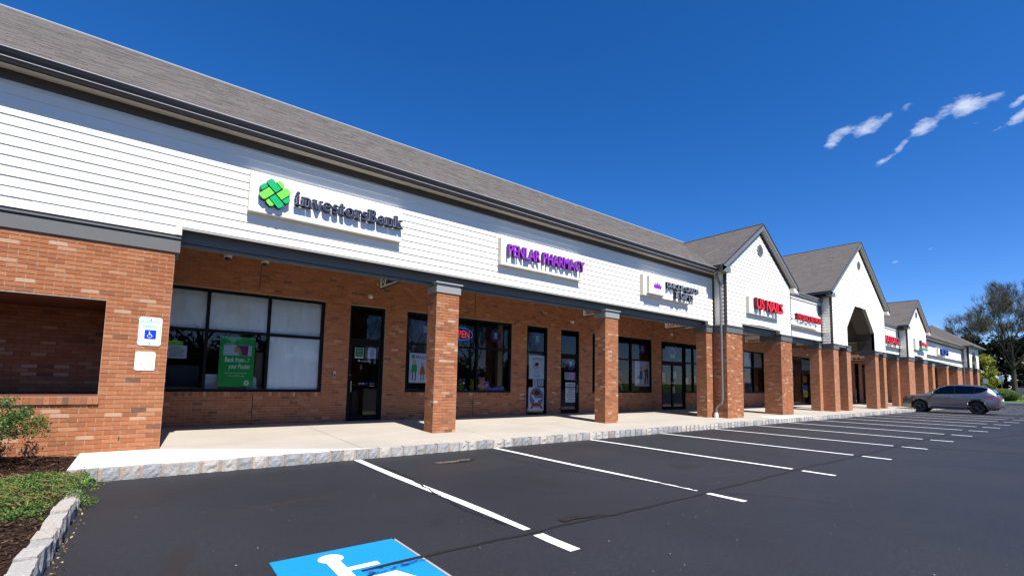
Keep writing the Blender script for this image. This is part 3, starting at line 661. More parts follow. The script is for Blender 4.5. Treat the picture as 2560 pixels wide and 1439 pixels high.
def backing(name, F, poly, d=0., thick=.12, m=None):
    mb = MB(); mb.prism(poly, F, d-thick, d); return mb.build(name, m or M_SIDE, MALL)
FS = FRONT(YS)
mainw = backing('upper_wall', FS, [(-6.5, 3.90), (17.38, 3.90), (17.38, 5.72), (-6.5, 5.72)])
def mspan(z): return [(-6.5, 17.3)] if z > 3.88 else [(-6.5, .2)]
clap(mainw, FS, 3.888, 5.59, mspan, seed=3); clap(mainw, FS, 3.735, 3.886, lambda z: [(-6.5, .2), (17.0, 17.3)], seed=4)
mb = MB(); mb.box((-6.5, YS-.0, 3.74), (.2, YS+.1, 3.90)); mb.build('wall_infill', M_SIDE, MALL); mb = MB(); mb.box((17.0, YS-.0, 3.74), (17.38, YS+.1, 3.90)); mb.build('wall_infill', M_SIDE, MALL)
mb = MB(); mb.box((-6.5, YS-.045, 5.585), (17.3, YS, 5.72)); mb.build('frieze_board', M_BROWN, MALL)
mb = MB(); mb.box((17.30, YS-.03, 3.735), (17.40, YS+.02, 5.72)); mb.build('corner_board', M_BROWN, MALL)
def eave(x0, x1, y=YS, z=5.72, dz=0):
    mb = MB(); mb.box((x0, y-.27, z), (x1, y+.02, z+.015)); mb.build('soffit', M_BEIGE, MALL)
    mb = MB(); mb.box((x0, y-.285, z-.02), (x1, y-.262, z+.15)); mb.build('fascia', M_BROWN, MALL)
    # gutter with rounded front lips
    prof = [(-.285, z+.13), (-.285, z-.012), (-.38, z-.012), (-.405, z+.012), (-.415, z+.04), (-.45, z+.075), (-.455, z+.10), (-.475, z+.112), (-.475, z+.128), (-.455, z+.132), (-.45, z+.118), (-.30, z+.118)]
    mb = MB(); i = 0
    for (a, b), (c_, d) in zip(prof, prof[1:]): mb.quad((x0, y+a, b), (x1, y+a, b), (x1, y+c_, d), (x0, y+c_, d))
    g = mb.build('gutter', M_GUT, MALL)
    mb = MB(); mb.path([(x0, y-.470, z+.122), (x1, y-.470, z+.122)], .0095, 6); mb.path([(x0, y-.405, z+.018), (x1, y-.405, z+.018)], .0085, 6); mb.build('gutter_highlight', M_GUTGLINT, g)  # two highlight lines along the gutter, painted as pale tubes
    return g
eave(-6.5, 16.9)

# roofs: shingle courses on a slope.  P0 eave corner, U along the eave, V up the slope
def shingles(parent, P0, U, V, ulen, vlen, keep=None, seed=0, expo=.127, thick=.006, tab=.30, base=True):
    P0, U, V = Vector(P0), Vector(U).normalized(), Vector(V).normalized(); Nn = U.cross(V).normalized()
    if Nn.z < 0: Nn = -Nn
    rn = random.Random(seed); mb = MB(); v = 0; r_ = 0
    while v < vlen:
        u = -rn.uniform(0, tab)
        while u < ulen:
            l = tab*rn.uniform(.5, 1.25); a, b = max(u, 0), min(u+l, ulen)
            if b-a > .03 and (keep is None or keep((a+b)/2, v)):
                t_ = thick*rn.choice([.7, .8, 1.25]); mb.cur = min(1, max(0, rn.gauss(.5, .15)))
                p = P0+U*(a+.002)+V*v; q = P0+U*(b-.002)+V*v; vv = min(v+expo+.004, vlen)
                p2 = P0+U*(a+.002)+V*vv; q2 = P0+U*(b-.002)+V*vv
                mb.quad(p+Nn*t_, q+Nn*t_, q2+Nn*.003, p2+Nn*.003); mb.quad(p, q, q+Nn*t_, p+Nn*t_)
            u += l
        v += expo; r_ += 1
    return tag(mb.build('shingles', M_SHIN, parent), kind='stuff')
def slope(name, P0, U, V, ulen, vlen, th=.04, sh=True, keep=None, seed=0, **kw):
    P0, U, V = Vector(P0), Vector(U).normalized(), Vector(V).normalized(); Nn = U.cross(V).normalized()
    if Nn.z < 0: Nn = -Nn
    a, b, c_, d = P0, P0+U*ulen, P0+U*ulen+V*vlen, P0+V*vlen
    mb = MB(); mb.cur = .35; mb.quad(a, b, c_, d); e = Nn*-th
    mb.quad(a+e, d+e, c_+e, b+e); mb.quad(a+e, b+e, b, a); mb.quad(b+e, c_+e, c_, b); mb.quad(d, a, a+e, d+e); mb.quad(c_+e, d+e, d, c_)
    o = mb.build(name, M_SHIN, MALL)
    if sh: shingles(o, a+Nn*.001, U, V, ulen, vlen, keep, seed, **kw)
    return o
S_ = .667; VM = Vector((0, 1, S_)).normalized()
RY0, RZ0 = YS-.42, 5.872; RY1 = 13.7
vl = (RY1-RY0)/VM.y; RZ1 = RZ0+S_*(RY1-RY0)
slope('main_roof', (-6.5, RY0, RZ0), (1, 0, 0), VM, 29.2, vl, seed=1)
slope('rear_roof', (22.7, RY1+vl*VM.y, RZ0), (-1, 0, 0), (0, -1, S_), 29.2, vl, sh=False)
mb = MB(); mb.path([(-6.5, RY1, RZ1+.02), (22.7, RY1, RZ1+.02)], .035, 6); mb.build('ridge_cap', M_GREYL, MALL)

def gable(x0, x1, zc, za_s, slope_, apex, hw, back, eavez, nm, cl_seed, yf=YG, zb=3.735, arch=None, open_=None, vent=None, ret=YF, boards=CL, fine=True, expo=.127, tab=.3):
    xc = (x0+x1)/2; F = FRONT(yf); yr = yf-.20
    A = xc
    za = za_s; zl = lambda u: za - (za-zc)*abs(u-A)/((x1-x0)/2)
    def span(z):
        l, r_ = x0, x1
        if z > zc:
            f = max(0., (za-z)/(za-zc)); l, r_ = A-(x1-x0)/2*f, A+(x1-x0)/2*f
        res = [(l, r_)]
        def cut(res, a, b):
            o = []
            for p, q in res:
                if b <= p or a >= q: o.append((p, q)); continue
                if a-p > .02: o.append((p, a))
                if q-b > .02: o.append((b, q))
            return o
        if open_ and z < open_[2]: res = cut(res, open_[0], open_[1])
        if arch:
            hb, ht, zs, zt = arch
            if z < zt:
                h_ = hb if z < zs else hb+(ht-hb)*(z-zs)/(zt-zs); res = cut(res, A-h_, A+h_)
        return res
    if arch:
        hb, ht, zs, zt = arch
        poly = [(x0, zb), (A-hb, zb), (A-hb, zs), (A-ht, zt), (A+ht, zt), (A+hb, zs), (A+hb, zb), (x1, zb), (x1, zc), (A, za), (x0, zc)]
    elif open_: poly = [(x0, zb), (open_[0], zb), (open_[0], open_[2]), (open_[1], open_[2]), (open_[1], zb), (x1, zb), (x1, zc), (A, za), (x0, zc)]
    else: poly = [(x0, zb), (x1, zb), (x1, zc), (A, za), (x0, zc)]
    mb = MB(); mb.prism(poly, F, -.14, -.0); wl = mb.build('gable_wall', M_SIDE, MALL)
    clap(wl, F, zb, za, span, seed=cl_seed, maxlen=99 if not fine else 3.66)
    # corner boards
    mb = MB(); mb.box((x0-.012, yf-.028, zb), (x0+.05, yf+.09, zc)); mb.box((x0-.02, ret-.10, zb), (x0+.0, ret+.0, zc)); mb.box((x0-.02, yf+.0, zc-.14), (x0, ret+.4, zc)); mb.build('corner_board', M_BROWN, MALL)
    mb = MB(); mb.box((x1-.03, yf-.028, zb), (x1+.012, yf+.09, zc)); mb.build('corner_board', M_BROWN, MALL)
    # return wall on the left
    FL = LEFT(x0); rw = backing('return_wall', FL, [(-(ret+1.2), zb), (-yf, zb), (-yf, zc), (-(ret+1.2), zc)], thick=.1)
    clap(rw, FL, zb, zc, lambda z: [(-(ret+1.2), -yf-.08)], seed=cl_seed+50)
    # roof slopes, both sides, from the rake to the back
    ze = apex-slope_*hw
    for sgn in (-1, 1):
        V = Vector((-sgn, 0, slope_)); U = Vector((0, 1, 0)) if sgn < 0 else Vector((0, -1, 0))
        P0 = Vector((xc+sgn*hw, yr if sgn < 0 else back, ze)); ln_ = back-yr
        slope(nm+'_roof', P0, U, V, ln_, hw*sqrt(1+slope_**2), sh=(sgn < 0), seed=cl_seed, expo=expo, tab=tab)
    mb = MB(); mb.path([(xc, yr+.02, apex+.012), (xc, back, apex+.012)], .03, 6); mb.build('ridge_cap', M_SHIN, MALL)
    # rake boards, rake soffit, dark shingle edge
    FR = FRONT(yr)
    for sgn in (-1, 1):
        def q(u, z): return (xc+sgn*u, z)
        h1, h2 = .05, .25
        pts = [q(0, apex-h1), q(hw, ze-h1), q(hw, ze-h2), q(0, apex-h2)]
        if sgn > 0: pts = pts[::-1]
        mb = MB(); mb.prism(pts, FR, -.03, .0); mb.build('rake_board', M_GREYL2, MALL)
        pts = [q(0, apex-.0), q(hw+.02, ze-.012), q(hw+.02, ze-h1-.01), q(0, apex-h1-.01)]
        if sgn > 0: pts = pts[::-1]
        mb = MB(); mb.prism(pts, FR, -.03, .02); mb.build('drip_edge', M_GUT, MALL)
        a = [Vector((xc, yr+.03, apex-h2+.03)), Vector((xc+sgn*hw, yr+.03, ze-h2+.03)), Vector((xc+sgn*hw, yf+.05, ze-h2+.03)), Vector((xc, yf+.05, apex-h2+.03))]
        mb = MB(); mb.quad(*a); mb.build('rake_soffit', M_BEIGE, MALL)
        # frieze strip on the wall below the soffit
        t_ = .08; b_ = apex-h2-.02
        pts = [(xc, b_), (xc+sgn*(x1-x0)/2, b_-slope_*(x1-x0)/2), (xc+sgn*(x1-x0)/2, b_-slope_*(x1-x0)/2-t_), (xc, b_-t_)]
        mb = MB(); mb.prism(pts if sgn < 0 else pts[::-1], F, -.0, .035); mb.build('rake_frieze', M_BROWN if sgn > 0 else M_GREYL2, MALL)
        # boxed eave return
        xo, xi = xc+sgn*hw, xc+sgn*((x1-x0)/2)
        xa, xb = min(xo, xi), max(xo, xi)
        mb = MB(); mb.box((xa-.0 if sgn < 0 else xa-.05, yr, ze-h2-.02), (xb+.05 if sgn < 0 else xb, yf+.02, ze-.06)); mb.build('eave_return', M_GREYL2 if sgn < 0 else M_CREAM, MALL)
    # side eaves: soffit, frieze and gutter running back
    mb = MB(); mb.box((xc-hw+.02, yf, ze-.27), (x0, back, ze-.24)); mb.build('side_soffit', M_BEIGE if nm == 'gable' else M_BROWN, MALL)
    mb = MB(); mb.box((xc-hw-.10, yr+.05, ze-.16), (xc-hw+.01, back, ze-.03)); mb.build('gutter', M_GUT, MALL)
    if vent:
        vz, vr = vent; n = 20; mb = MB(); pr = [(A+vr*cos(2*pi*i/n), vz+vr*sin(2*pi*i/n)) for i in range(n)]
        for i in range(n):
            j = (i+1) % n; a, b = pr[i], pr[j]; s_ = .78; a2 = (A+(a[0]-A)*s_, vz+(a[1]-vz)*s_); b2 = (A+(b[0]-A)*s_, vz+(b[1]-vz)*s_)
            mb.prism([a, b, b2, a2], F, .0, .045)
        v = mb.build('gable_vent', M_GREYL2, MALL)
        mb = MB(); mb.prism([(A+(a-A)*.8, vz+(b-vz)*.8) for a, b in pr], F, .015, .024); mb.build('vent_mesh', M_DARK, v)
        mb = MB()
        for i in range(-3, 4):
            zz = i*vr*.22; hwid = sqrt(max(0, (vr*.78)**2-zz**2)); fbox(mb, F, A-hwid, A+hwid, vz+zz-.012, vz+zz+.018, .024, .04)
        mb.build('vent_slats', M_GREYL2, v)
    return xc
M_GREYL2 = painted('rake_grey', (.15, .16, .158))
gable(17.40, 23.22, 5.90, 7.88, .68, 8.30, 3.40, 12.7, 5.98, 'gable', 20, open_=(18.58, 22.05, 3.915), vent=(7.17, .25))
gable(28.35, 37.5, 6.33, 9.60, .705, 10.06, 5.12, 17.0, 6.45, 'tall_gable', 30, arch=(2.36, .88, 4.78, 6.18), vent=(8.66, .25), fine=True, expo=.15, tab=.4)
gable(42.8, 48.15, 5.78, 7.58, .66, 8.12, 3.28, 14, 5.95, 'far_gable', 40, open_=(44.4, 46.85, 3.915), vent=(7.0, .24), fine=False, expo=.18, tab=.5)
# low flat-roofed links between the gables
for (x0, x1, zt) in ((23.24, 28.33, 5.93), (37.52, 42.78, 5.75)):
    F = FRONT(YF-.04); wl = backing('link_wall', F, [(x0, 3.9), (x1, 3.9), (x1, zt), (x0, zt)])
    clap(wl, F, 3.888, zt-.17, lambda z, x0=x0, x1=x1: [(x0, x1-.06)], seed=int(x0))
    mb = MB(); mb.box((x0, YF-.09, zt-.18), (x1-.06, YF-.04, zt-.0)); mb.build('top_band', M_CREAM, MALL)
    mb = MB(); mb.box((x0, YF-.16, zt), (x1-.03, YF+.3, zt+.13)); mb.box((x0, YF-.19, zt+.10), (x1, YF+.3, zt+.17)); mb.build('parapet_coping', M_GREYL2, MALL)
    mb = MB(); mb.box((x1-.06, YF-.10, 3.735), (x1, YF-.02, zt)); mb.build('corner_board', M_BROWN, MALL)
    mb = MB(); mb.quad((x0, YF, zt), (x1, YF, zt), (x1, 16, zt), (x0, 16, zt)); mb.build('flat_roof', M_GREY, MALL)
mb = MB(); mb.box((28.0, YF-.09, 5.2), (28.32, YF-.0, 5.75)); mb.build('leader_head', M_GUT, MALL)
# arch interior
mb = MB(); mb.quad((29.5, YW-.06, 4.25), (36.5, YW-.06, 4.25), (36.5, YW-.06, 7.2), (29.5, YW-.06, 7.2)); mb.quad((30.2, 13, 3.7), (30.2, YG+.14, 3.7), (30.2, YG+.14, 7), (30.2, 13, 7)); mb.quad((35.6, YG+.14, 3.7), (35.6, 13, 3.7), (35.6, 13, 7), (35.6, YG+.14, 7))
mb.quad((30.2, YG+.14, 6.9), (35.6, YG+.14, 6.9), (35.6, 13, 6.9), (30.2, 13, 6.9)); mb.build('arch_lining', M_TAN, MALL)
mb = MB()
for sgn in (-1, 1):
    A = 32.925; mb.quad((A+sgn*2.36, YG, 3.7), (A+sgn*2.36, YG+.9, 3.7), (A+sgn*2.36, YG+.9, 4.78), (A+sgn*2.36, YG, 4.78)); mb.quad((A+sgn*2.36, YG, 4.78), (A+sgn*2.36, YG+.9, 4.78), (A+sgn*.88, YG+.9, 6.18), (A+sgn*.88, YG, 6.18))
mb.quad((A-.88, YG, 6.18), (A+.88, YG, 6.18), (A+.88, YG+.9, 6.18), (A-.88, YG+.9, 6.18)); mb.build('arch_reveal', M_BROWN, MALL)
# far wing and hip-roofed end pavilion
F = FRONT(YF-.04); wl = backing('far_wing_wall', F, [(48.15, 3.9), (65.15, 3.9), (65.15, 5.6), (48.15, 5.6)])
clap(wl, F, 3.74, 5.46, lambda z: [(48.15, 65.1)] if z > 3.88 else [(62.9, 65.1)], maxlen=99, seed=71)
mb = MB(); mb.box((48.15, YF-.09, 5.45), (65.15, YF-.04, 5.58)); mb.build('frieze_board', M_BROWN, MALL); eave(48.15, 64.6, y=YF-.04, z=5.58)
VM2 = Vector((0, 1, .62)); slope('far_wing_roof', (48.15, 9.2, 5.73), (1, 0, 0), VM2, 18, 4.9, seed=8, expo=.2, tab=.6)
F = FRONT(YG); mb = MB(); hb, ht, zs, zt = 1.25, .45, 4.7, 5.5; A = 67.85
mb.prism([(65.2, 3.735), (A-hb, 3.735), (A-hb, zs), (A-ht, zt), (A+ht, zt), (A+hb, zs), (A+hb, 3.735), (70.5, 3.735), (70.5, 5.85), (65.2, 5.85)], F, -.14, 0); wl = mb.build('pavilion_wall', M_SIDE, MALL)
def ps(z):
    if z > zt: return [(65.25, 70.45)]
    h_ = hb if z < zs else hb+(ht-hb)*(z-zs)/(zt-zs); return [(65.25, A-h_), (A+h_, 70.45)]
clap(wl, F, 3.735, 5.85, ps, maxlen=99, seed=81)
mb = MB(); mb.quad((65.2, 14, 3.735), (65.2, YG, 3.735), (65.2, YG, 5.85), (65.2, 14, 5.85)); mb.build('pavilion_side', M_SIDE, MALL)
mb = MB(); mb.box((65.15, YG-.03, 3.735), (65.25, YG+.05, 5.85)); mb.build('corner_board', M_BROWN, MALL)
mb = MB(); ap = Vector((67.85, 12.3, 8.55)); c4 = [(64.5, 8.6, 5.92), (71.2, 8.6, 5.92), (71.2, 16, 5.92), (64.5, 16, 5.92)]; mb.cur = .5
for i in range(4): mb.quad(c4[i], c4[(i+1) % 4], ap)
mb.quad(*c4[::-1]); mb.build('hip_roof', M_SHIN, MALL)
mb = MB(); mb.box((64.5, 8.58, 5.80), (71.2, 16, 5.92)); mb.build('hip_fascia', M_GREY, MALL)
# hidden back of the house
mb = MB(); mb.box((-6.5, 18, 0), (66, 18.2, 5.8)); mb.box((-6.6, 9.7, 0), (-6.5, 18.2, 5.8)); mb.box((65.9, 10.6, 0), (66.1, 18.2, 5.8)); mb.build('rear_wall', M_BTX, MALL)
# shop interiors
mb = MB(); mb.box((-.4, 12.99, .16), (66, 18, .2)); mb.quad((-.4, 12.99, 3.9), (66, 12.99, 3.9), (66, 18, 3.9), (-.4, 18, 3.9))
for x in (-.4, 5.6, 14, 18.3, 24.5, 31, 37.8, 43, 48.6, 54, 66): mb.box((x, 13.0, .2), (x+.1, 17.5, 3.9))
mb.box((-.4, 17.0, .2), (66, 17.1, 3.9)); 
k = NT('shop_interior', .9, .1); k.color(k.ramp(k.noise(1.2, 3), [(.35, (.05, .042, .034)), (.65, (.12, .10, .08))])); mb.build('shop_interior', k.m, MALL)

# windows and doors
def bars(mb, u0, u1, v0, v1, mull=(), trans=(), t=.064, d0=-.16, d1=-.04, F=FW):
    mm = [t if i else t for i in (0, 1)]
    fbox(mb, F, u0, u1, v0, v0+t, d0, d1); fbox(mb, F, u0, u1, v1-t, v1, d0, d1)
    fbox(mb, F, u0, u0+t, v0+t, v1-t, d0, d1); fbox(mb, F, u1-t, u1, v0+t, v1-t, d0, d1)
    for m_ in mull: fbox(mb, F, m_-t/2, m_+t/2, v0+t, v1-t, d0, d1)
    for z in trans: fbox(mb, F, u0+t, u1-t, z-t/2, z+t/2, d0+.01, d1-.004)
def window(h, mull=(), trans=(), label=None):
    u0, u1, v0, v1 = h; mb = MB(); bars(mb, u0, u1, v0, v1, mull, trans); o = mb.build('window', M_BLACK, MALL)
    if label: o['label'] = label
    us = [u0, *mull, u1]; vs = [v0, *trans, v1]
    for a, b in zip(us, us[1:]):
        for c_, d in zip(vs, vs[1:]):
            mb = MB(); mb.quad(FW(a, c_, -.10), FW(b, c_, -.10), FW(b, d, -.10), FW(a, d, -.10)); mb.build('pane', M_GLASS, o)
    return o
def door(h, leaves=1, side='l', label=None, panel=True):
    u0, u1, v0, v1 = h; mb = MB(); bars(mb, u0, u1, v0, v1, (), (ZD,), t=.055); fr = mb.build('door_frame', M_BLACK, MALL)
    mb = MB(); mb.quad(FW(u0, ZD, -.1), FW(u1, ZD, -.1), FW(u1, v1, -.1), FW(u0, v1, -.1)); mb.build('transom_pane', M_GLASS, fr)
    wl = (u1-u0-.11)/leaves
    for i in range(leaves):
        a = u0+.055+i*wl; b = a+wl; mb = MB(); t = .06
        fbox(mb, FW, a+.004, a+t, v0+.01, ZD-.035, -.13, -.075); fbox(mb, FW, b-t, b-.004, v0+.01, ZD-.035, -.13, -.075)
        fbox(mb, FW, a+t, b-t, v0+.01, v0+.19, -.13, -.075); fbox(mb, FW, a+t, b-t, ZD-.16, ZD-.035, -.13, -.075); fbox(mb, FW, a+t, b-t, v0+1.0, v0+1.03, -.115, -.085)
        dl = mb.build('door', M_BLACK, MALL)
        if label: dl['label'] = label
        mb = MB(); mb.quad(FW(a+t, v0+.15, -.105), FW(b-t, v0+.15, -.105), FW(b-t, ZD-.1, -.105), FW(a+t, ZD-.1, -.105)); mb.build('pane', M_GLASS, dl)
        hx = a+.055 if (side == 'l') ^ (i == 1 and leaves == 2) else b-.055
        if leaves == 2: hx = b-.05 if i == 0 else a+.05
        mb = MB(); mb.path([FW(hx, v0+.82, -.02), FW(hx, v0+1.12, -.02)], .011, 8)
        for q in (.86, 1.08): mb.path([FW(hx, v0+q, -.08), FW(hx, v0+q, -.02)], .008, 6)
        mb.build('handle', M_CHROME, dl)
        mb = MB(); mb.path([FW(hx-.02, v0+1.28, -.08), FW(hx-.02, v0+1.28, -.062)], .02, 10); mb.build('lock', M_CHROME, dl)
    mb = MB(); fbox(mb, FW, u0-.02, u1+.02, v0-.0, v0+.035, -.2, .04); mb.build('threshold', M_GREYL, fr)
window(OP['w1'], (1.0, 2.285), (ZD-.03,), 'wide six-pane window with white shades'); window(OP['w2'], (7.2, 8.49), (ZD,), 'window filled with plush toys'); window(OP['w3'], (), (ZD,), 'tall narrow glazed panel covered in posters')
window(OP['w4'], (15.2, 16.45), (ZD-.02,)); window(OP['w4b'], (21.3,), (ZD,)); window(OP['w5'], (27.58,), (ZD,)); window(OP['w6'], (40.3,), (ZD,)); window(OP['w7'], (), (ZD,)); window(OP['w8'], (51.2,), (ZD,)); window(OP['w9'], (60.7,), (ZD,))
door(OP['d1'], 1, 'l', 'black glass door below a single transom pane'); door(OP['d2'], 1, 'r', 'black glass door with purple oval sticker'); door(OP['d3'], 2); door(OP['d4'], 2); door(OP['d5'], 2); door(OP['d6'], 2)
# ================================================================ LETTERING
_tm = {}
def text_data(s_, extr=0., off=0.):
    key = (s_, extr, off)
    if key in _tm: return _tm[key]
    cu_ = bpy.data.curves.new('t', 'FONT'); cu_.body = s_; cu_.size = 1; cu_.extrude = extr; cu_.offset = off; cu_.resolution_u = 3
    o = bpy.data.objects.new('t', cu_); COL.objects.link(o); bpy.context.view_layer.update()
    dg = bpy.context.evaluated_depsgraph_get(); me = bpy.data.meshes.new_from_object(o.evaluated_get(dg))
    v = [tuple(p.co) for p in me.vertices]; f = [tuple(p.vertices) for p in me.polygons]
    bpy.data.objects.remove(o); bpy.data.curves.remove(cu_); bpy.data.meshes.remove(me)
    _tm[key] = (v, f); return _tm[key]
def bounds(v): return (min(p[0] for p in v), max(p[0] for p in v), min(p[1] for p in v), max(p[1] for p in v)) if v else (0, 0, 0, 0)
def put_text(mb, s_, F, u0, u1, v0, v1, d0, d1=None, off=0., slant=0.):
    """lettering s_ stretched to the box u0..u1, v0..v1 of plane F, flat at d0 or from d0 to d1"""
    v, f = text_data(s_, 0. if d1 is None else .5, off)
    if not v: return
    a, b, c_, e = bounds(v); i = len(mb.v)
    for x, y, z in v:
        X = (x-a)/(b-a)*(u1-u0)+u0 + slant*(y-c_)/(e-c_)*(v1-v0); Y = (y-c_)/(e-c_)*(v1-v0)+v0
        mb.v.append(tuple(F(X, Y, d0 if d1 is None else d0+(z+.5)*(d1-d0))))
    for p in f: mb.f.append(tuple(i+j for j in p)); mb.t.append(mb.cur); mb.mi.append(mb.m)
def letters(parent, s_, F, u0, u1, v0, v1, d0, d1, m, off=0., name='letter', face=None):
    """raised letters, each one a part"""
    v, _ = text_data(s_, 0, 0); A, B, C_, D = bounds(v); sx = (u1-u0)/(B-A); sy = (v1-v0)/(D-C_)
    for i, ch in enumerate(s_):
        if ch == ' ': continue
        pv, _ = text_data(s_[:i+1], 0, 0); cv, _ = text_data(ch, 0, 0); r_ = bounds(pv)[1]; cb = bounds(cv); shift = r_-cb[1]
        vv, ff = text_data(ch, .5, off); mb = MB(); mb.v = [tuple(F(u0+(x+shift-A)*sx, v0+(y-C_)*sy, d0+(z+.5)*(d1-d0))) for x, y, z in vv]; mb.f = list(ff); mb.t = [.5]*len(ff); mb.mi = [0]*len(ff)
        if face:
            mb.mi = []
            for p in ff: mb.mi.append(1 if all(vv[j][2] > .49 for j in p) else 0)
        mb.build(name, [m, face] if face else m, parent)

# serif alphabet drawn in strokes (x-height 1): lists of polygons
def stroke_poly(pts, ws):
    out_ = []
    for (a, b), (wa, wb) in zip(zip(pts, pts[1:]), zip(ws, ws[1:])):
        a, b = Vector(a), Vector(b); d = (b-a).normalized(); n_ = Vector((-d.y, d.x)); out_.append([tuple(a-n_*wa/2), tuple(b-n_*wb/2), tuple(b+n_*wb/2), tuple(a+n_*wa/2)])
    return out_
def arcpts(cx, cy, rx, ry, a0, a1, n=10): return [(cx+rx*cos(radians(a0+(a1-a0)*i/n)), cy+ry*sin(radians(a0+(a1-a0)*i/n))) for i in range(n+1)]
def curve(cx, cy, rx, ry, a0, a1, thick, thin, e, n=12):
    p = arcpts(cx, cy, rx, ry, a0, a1, n); ws = [thin+(thick-thin)*abs(cos(radians(a0+(a1-a0)*i/n)))+2*e for i in range(n+1)]; return stroke_poly(p, ws)
def rc(x0, y0, x1, y1, e): return [[(x0-e, y0-e), (x1+e, y0-e), (x1+e, y1+e), (x0-e, y1+e)]]
def glyph(ch, e):
    T, t = .21, .08
    if ch == 'i': return rc(.16, 0, .37, 1, e)+rc(.0, 0, .53, t, e)+rc(.02, .93, .2, 1, e)+[arcpts(.26, 1.30, .15+e, .15+e, 0, 342, 19)], .60
    if ch == 'n': return rc(.16, 0, .37, 1, e)+rc(.0, 0, .5, t, e)+rc(.02, .93, .2, 1, e)+curve(.58, .68, .24, .27, 0, 150, T, .12, e)+rc(.72, 0, .93, .72, e)+rc(.6, 0, 1.06, t, e), 1.12
    if ch == 'v': return stroke_poly([(.2, 1.0), (.52, .02)], [T+2*e, T+2*e])+stroke_poly([(.84, 1.0), (.52, .02)], [.1+2*e, .1+2*e])+rc(.0, .93, .42, 1, e)+rc(.68, .93, 1.02, 1, e), 1.06
    if ch == 'e': return curve(.45, .5, .36, .46, 8, 320, T, .09, e, 18)+rc(.14, .52, .78, .6, e), .94
    if ch == 's': return curve(.36, .74, .23, .21, 20, 250, .12, .12, e)+curve(.36, .28, .25, .24, 90, -160, .14, .12, e)+stroke_poly([(.22, .62), (.52, .42)], [T+2*e, T+2*e]), .74
    if ch == 't': return rc(.18, .12, .39, 1.28, e)+rc(.02, .9, .62, 1, e)+curve(.46, .2, .18, .17, 180, 310, T*.7, .1, e), .68
    if ch == 'o': return curve(.48, .5, .38, .46, 0, 360, T, .09, e, 20), 1.0
    if ch == 'r': return rc(.16, 0, .37, 1, e)+rc(.0, 0, .55, t, e)+rc(.02, .93, .2, 1, e)+curve(.56, .68, .22, .25, 60, 150, .1, .16, e, 6)+[arcpts(.66, .84, .11+e, .11+e, 0, 340, 12)], .80
    if ch == 'B': return rc(.16, 0, .40, 1.42, e)+rc(.0, 0, .5, t, e)+rc(.0, 1.34, .5, 1.42, e)+curve(.5, 1.07, .28, .31, -90, 90, T, .08, e)+curve(.52, .39, .36, .36, -90, 90, T, .08, e)+rc(.4, .70, .55, .78, e), 1.08
    if ch == 'a': return curve(.38, .28, .24, .24, 60, 330, T, .09, e)+rc(.58, .06, .79, .72, e)+curve(.46, .70, .24, .25, 0, 165, .14, .1, e)+rc(.7, 0, .9, .1, e)+rc(.4, .50, .62, .58, e), .94
    if ch == 'k': return rc(.16, 0, .37, 1.42, e)+rc(.0, 0, .5, t, e)+rc(.02, 1.35, .2, 1.42, e)+stroke_poly([(.36, .42), (.80, .98)], [.1+2*e]*2)+stroke_poly([(.48, .55), (.88, .03)], [T+2*e]*2)+rc(.62, .93, .98, 1, e)+rc(.66, 0, 1.06, t, e), 1.08
def serif_letters(parent, s_, F, u0, u1, v0, hx, d0, d1):
    tot = sum(glyph(c_, 0)[1] for c_ in s_); sx = (u1-u0)/tot; x = 0
    for ch in s_:
        adv = glyph(ch, 0)[1]; mb = MB()
        for e, da, db, mi in ((.036, d0, d1, 0), (.038, d1, d1+.004, 1), (.018, d1+.004, d1+.008, 2)):
            mb.m = mi
            for q, pg in enumerate(glyph(ch, e)[0]):
                P = [(u0+(x+a)*sx, v0+b*hx) for a, b in pg]; ar = sum(P[j][0]*P[(j+1) % len(P)][1]-P[(j+1) % len(P)][0]*P[j][1] for j in range(len(P)))
                if ar < 0: P = P[::-1]
                mb.prism(P, F, da, db+q*.00012)
        mb.build('letter', [flat((.012, .014, .02), .35), flat((.42, .43, .50), .4), flat((.012, .017, .055), .5)], parent); x += adv

F96 = FRONT(9.58)
def raceway(parent, u0, u1, v0, v1, d=.13, m=None, panel=True):
    mb = MB(); fbox(mb, F96, u0, u1, v0, v1, -.02, d); p = mb.build('sign_panel', m or M_PANEL, parent)
    mb = MB(); fbox(mb, F96, u0-.008, u1+.004, v0-.025, v0, -.01, d+.006); fbox(mb, F96, u0-.022, u0, v0-.02, v1, -.01, d+.004); mb.build('sign_edge', M_CREAM, p); return p
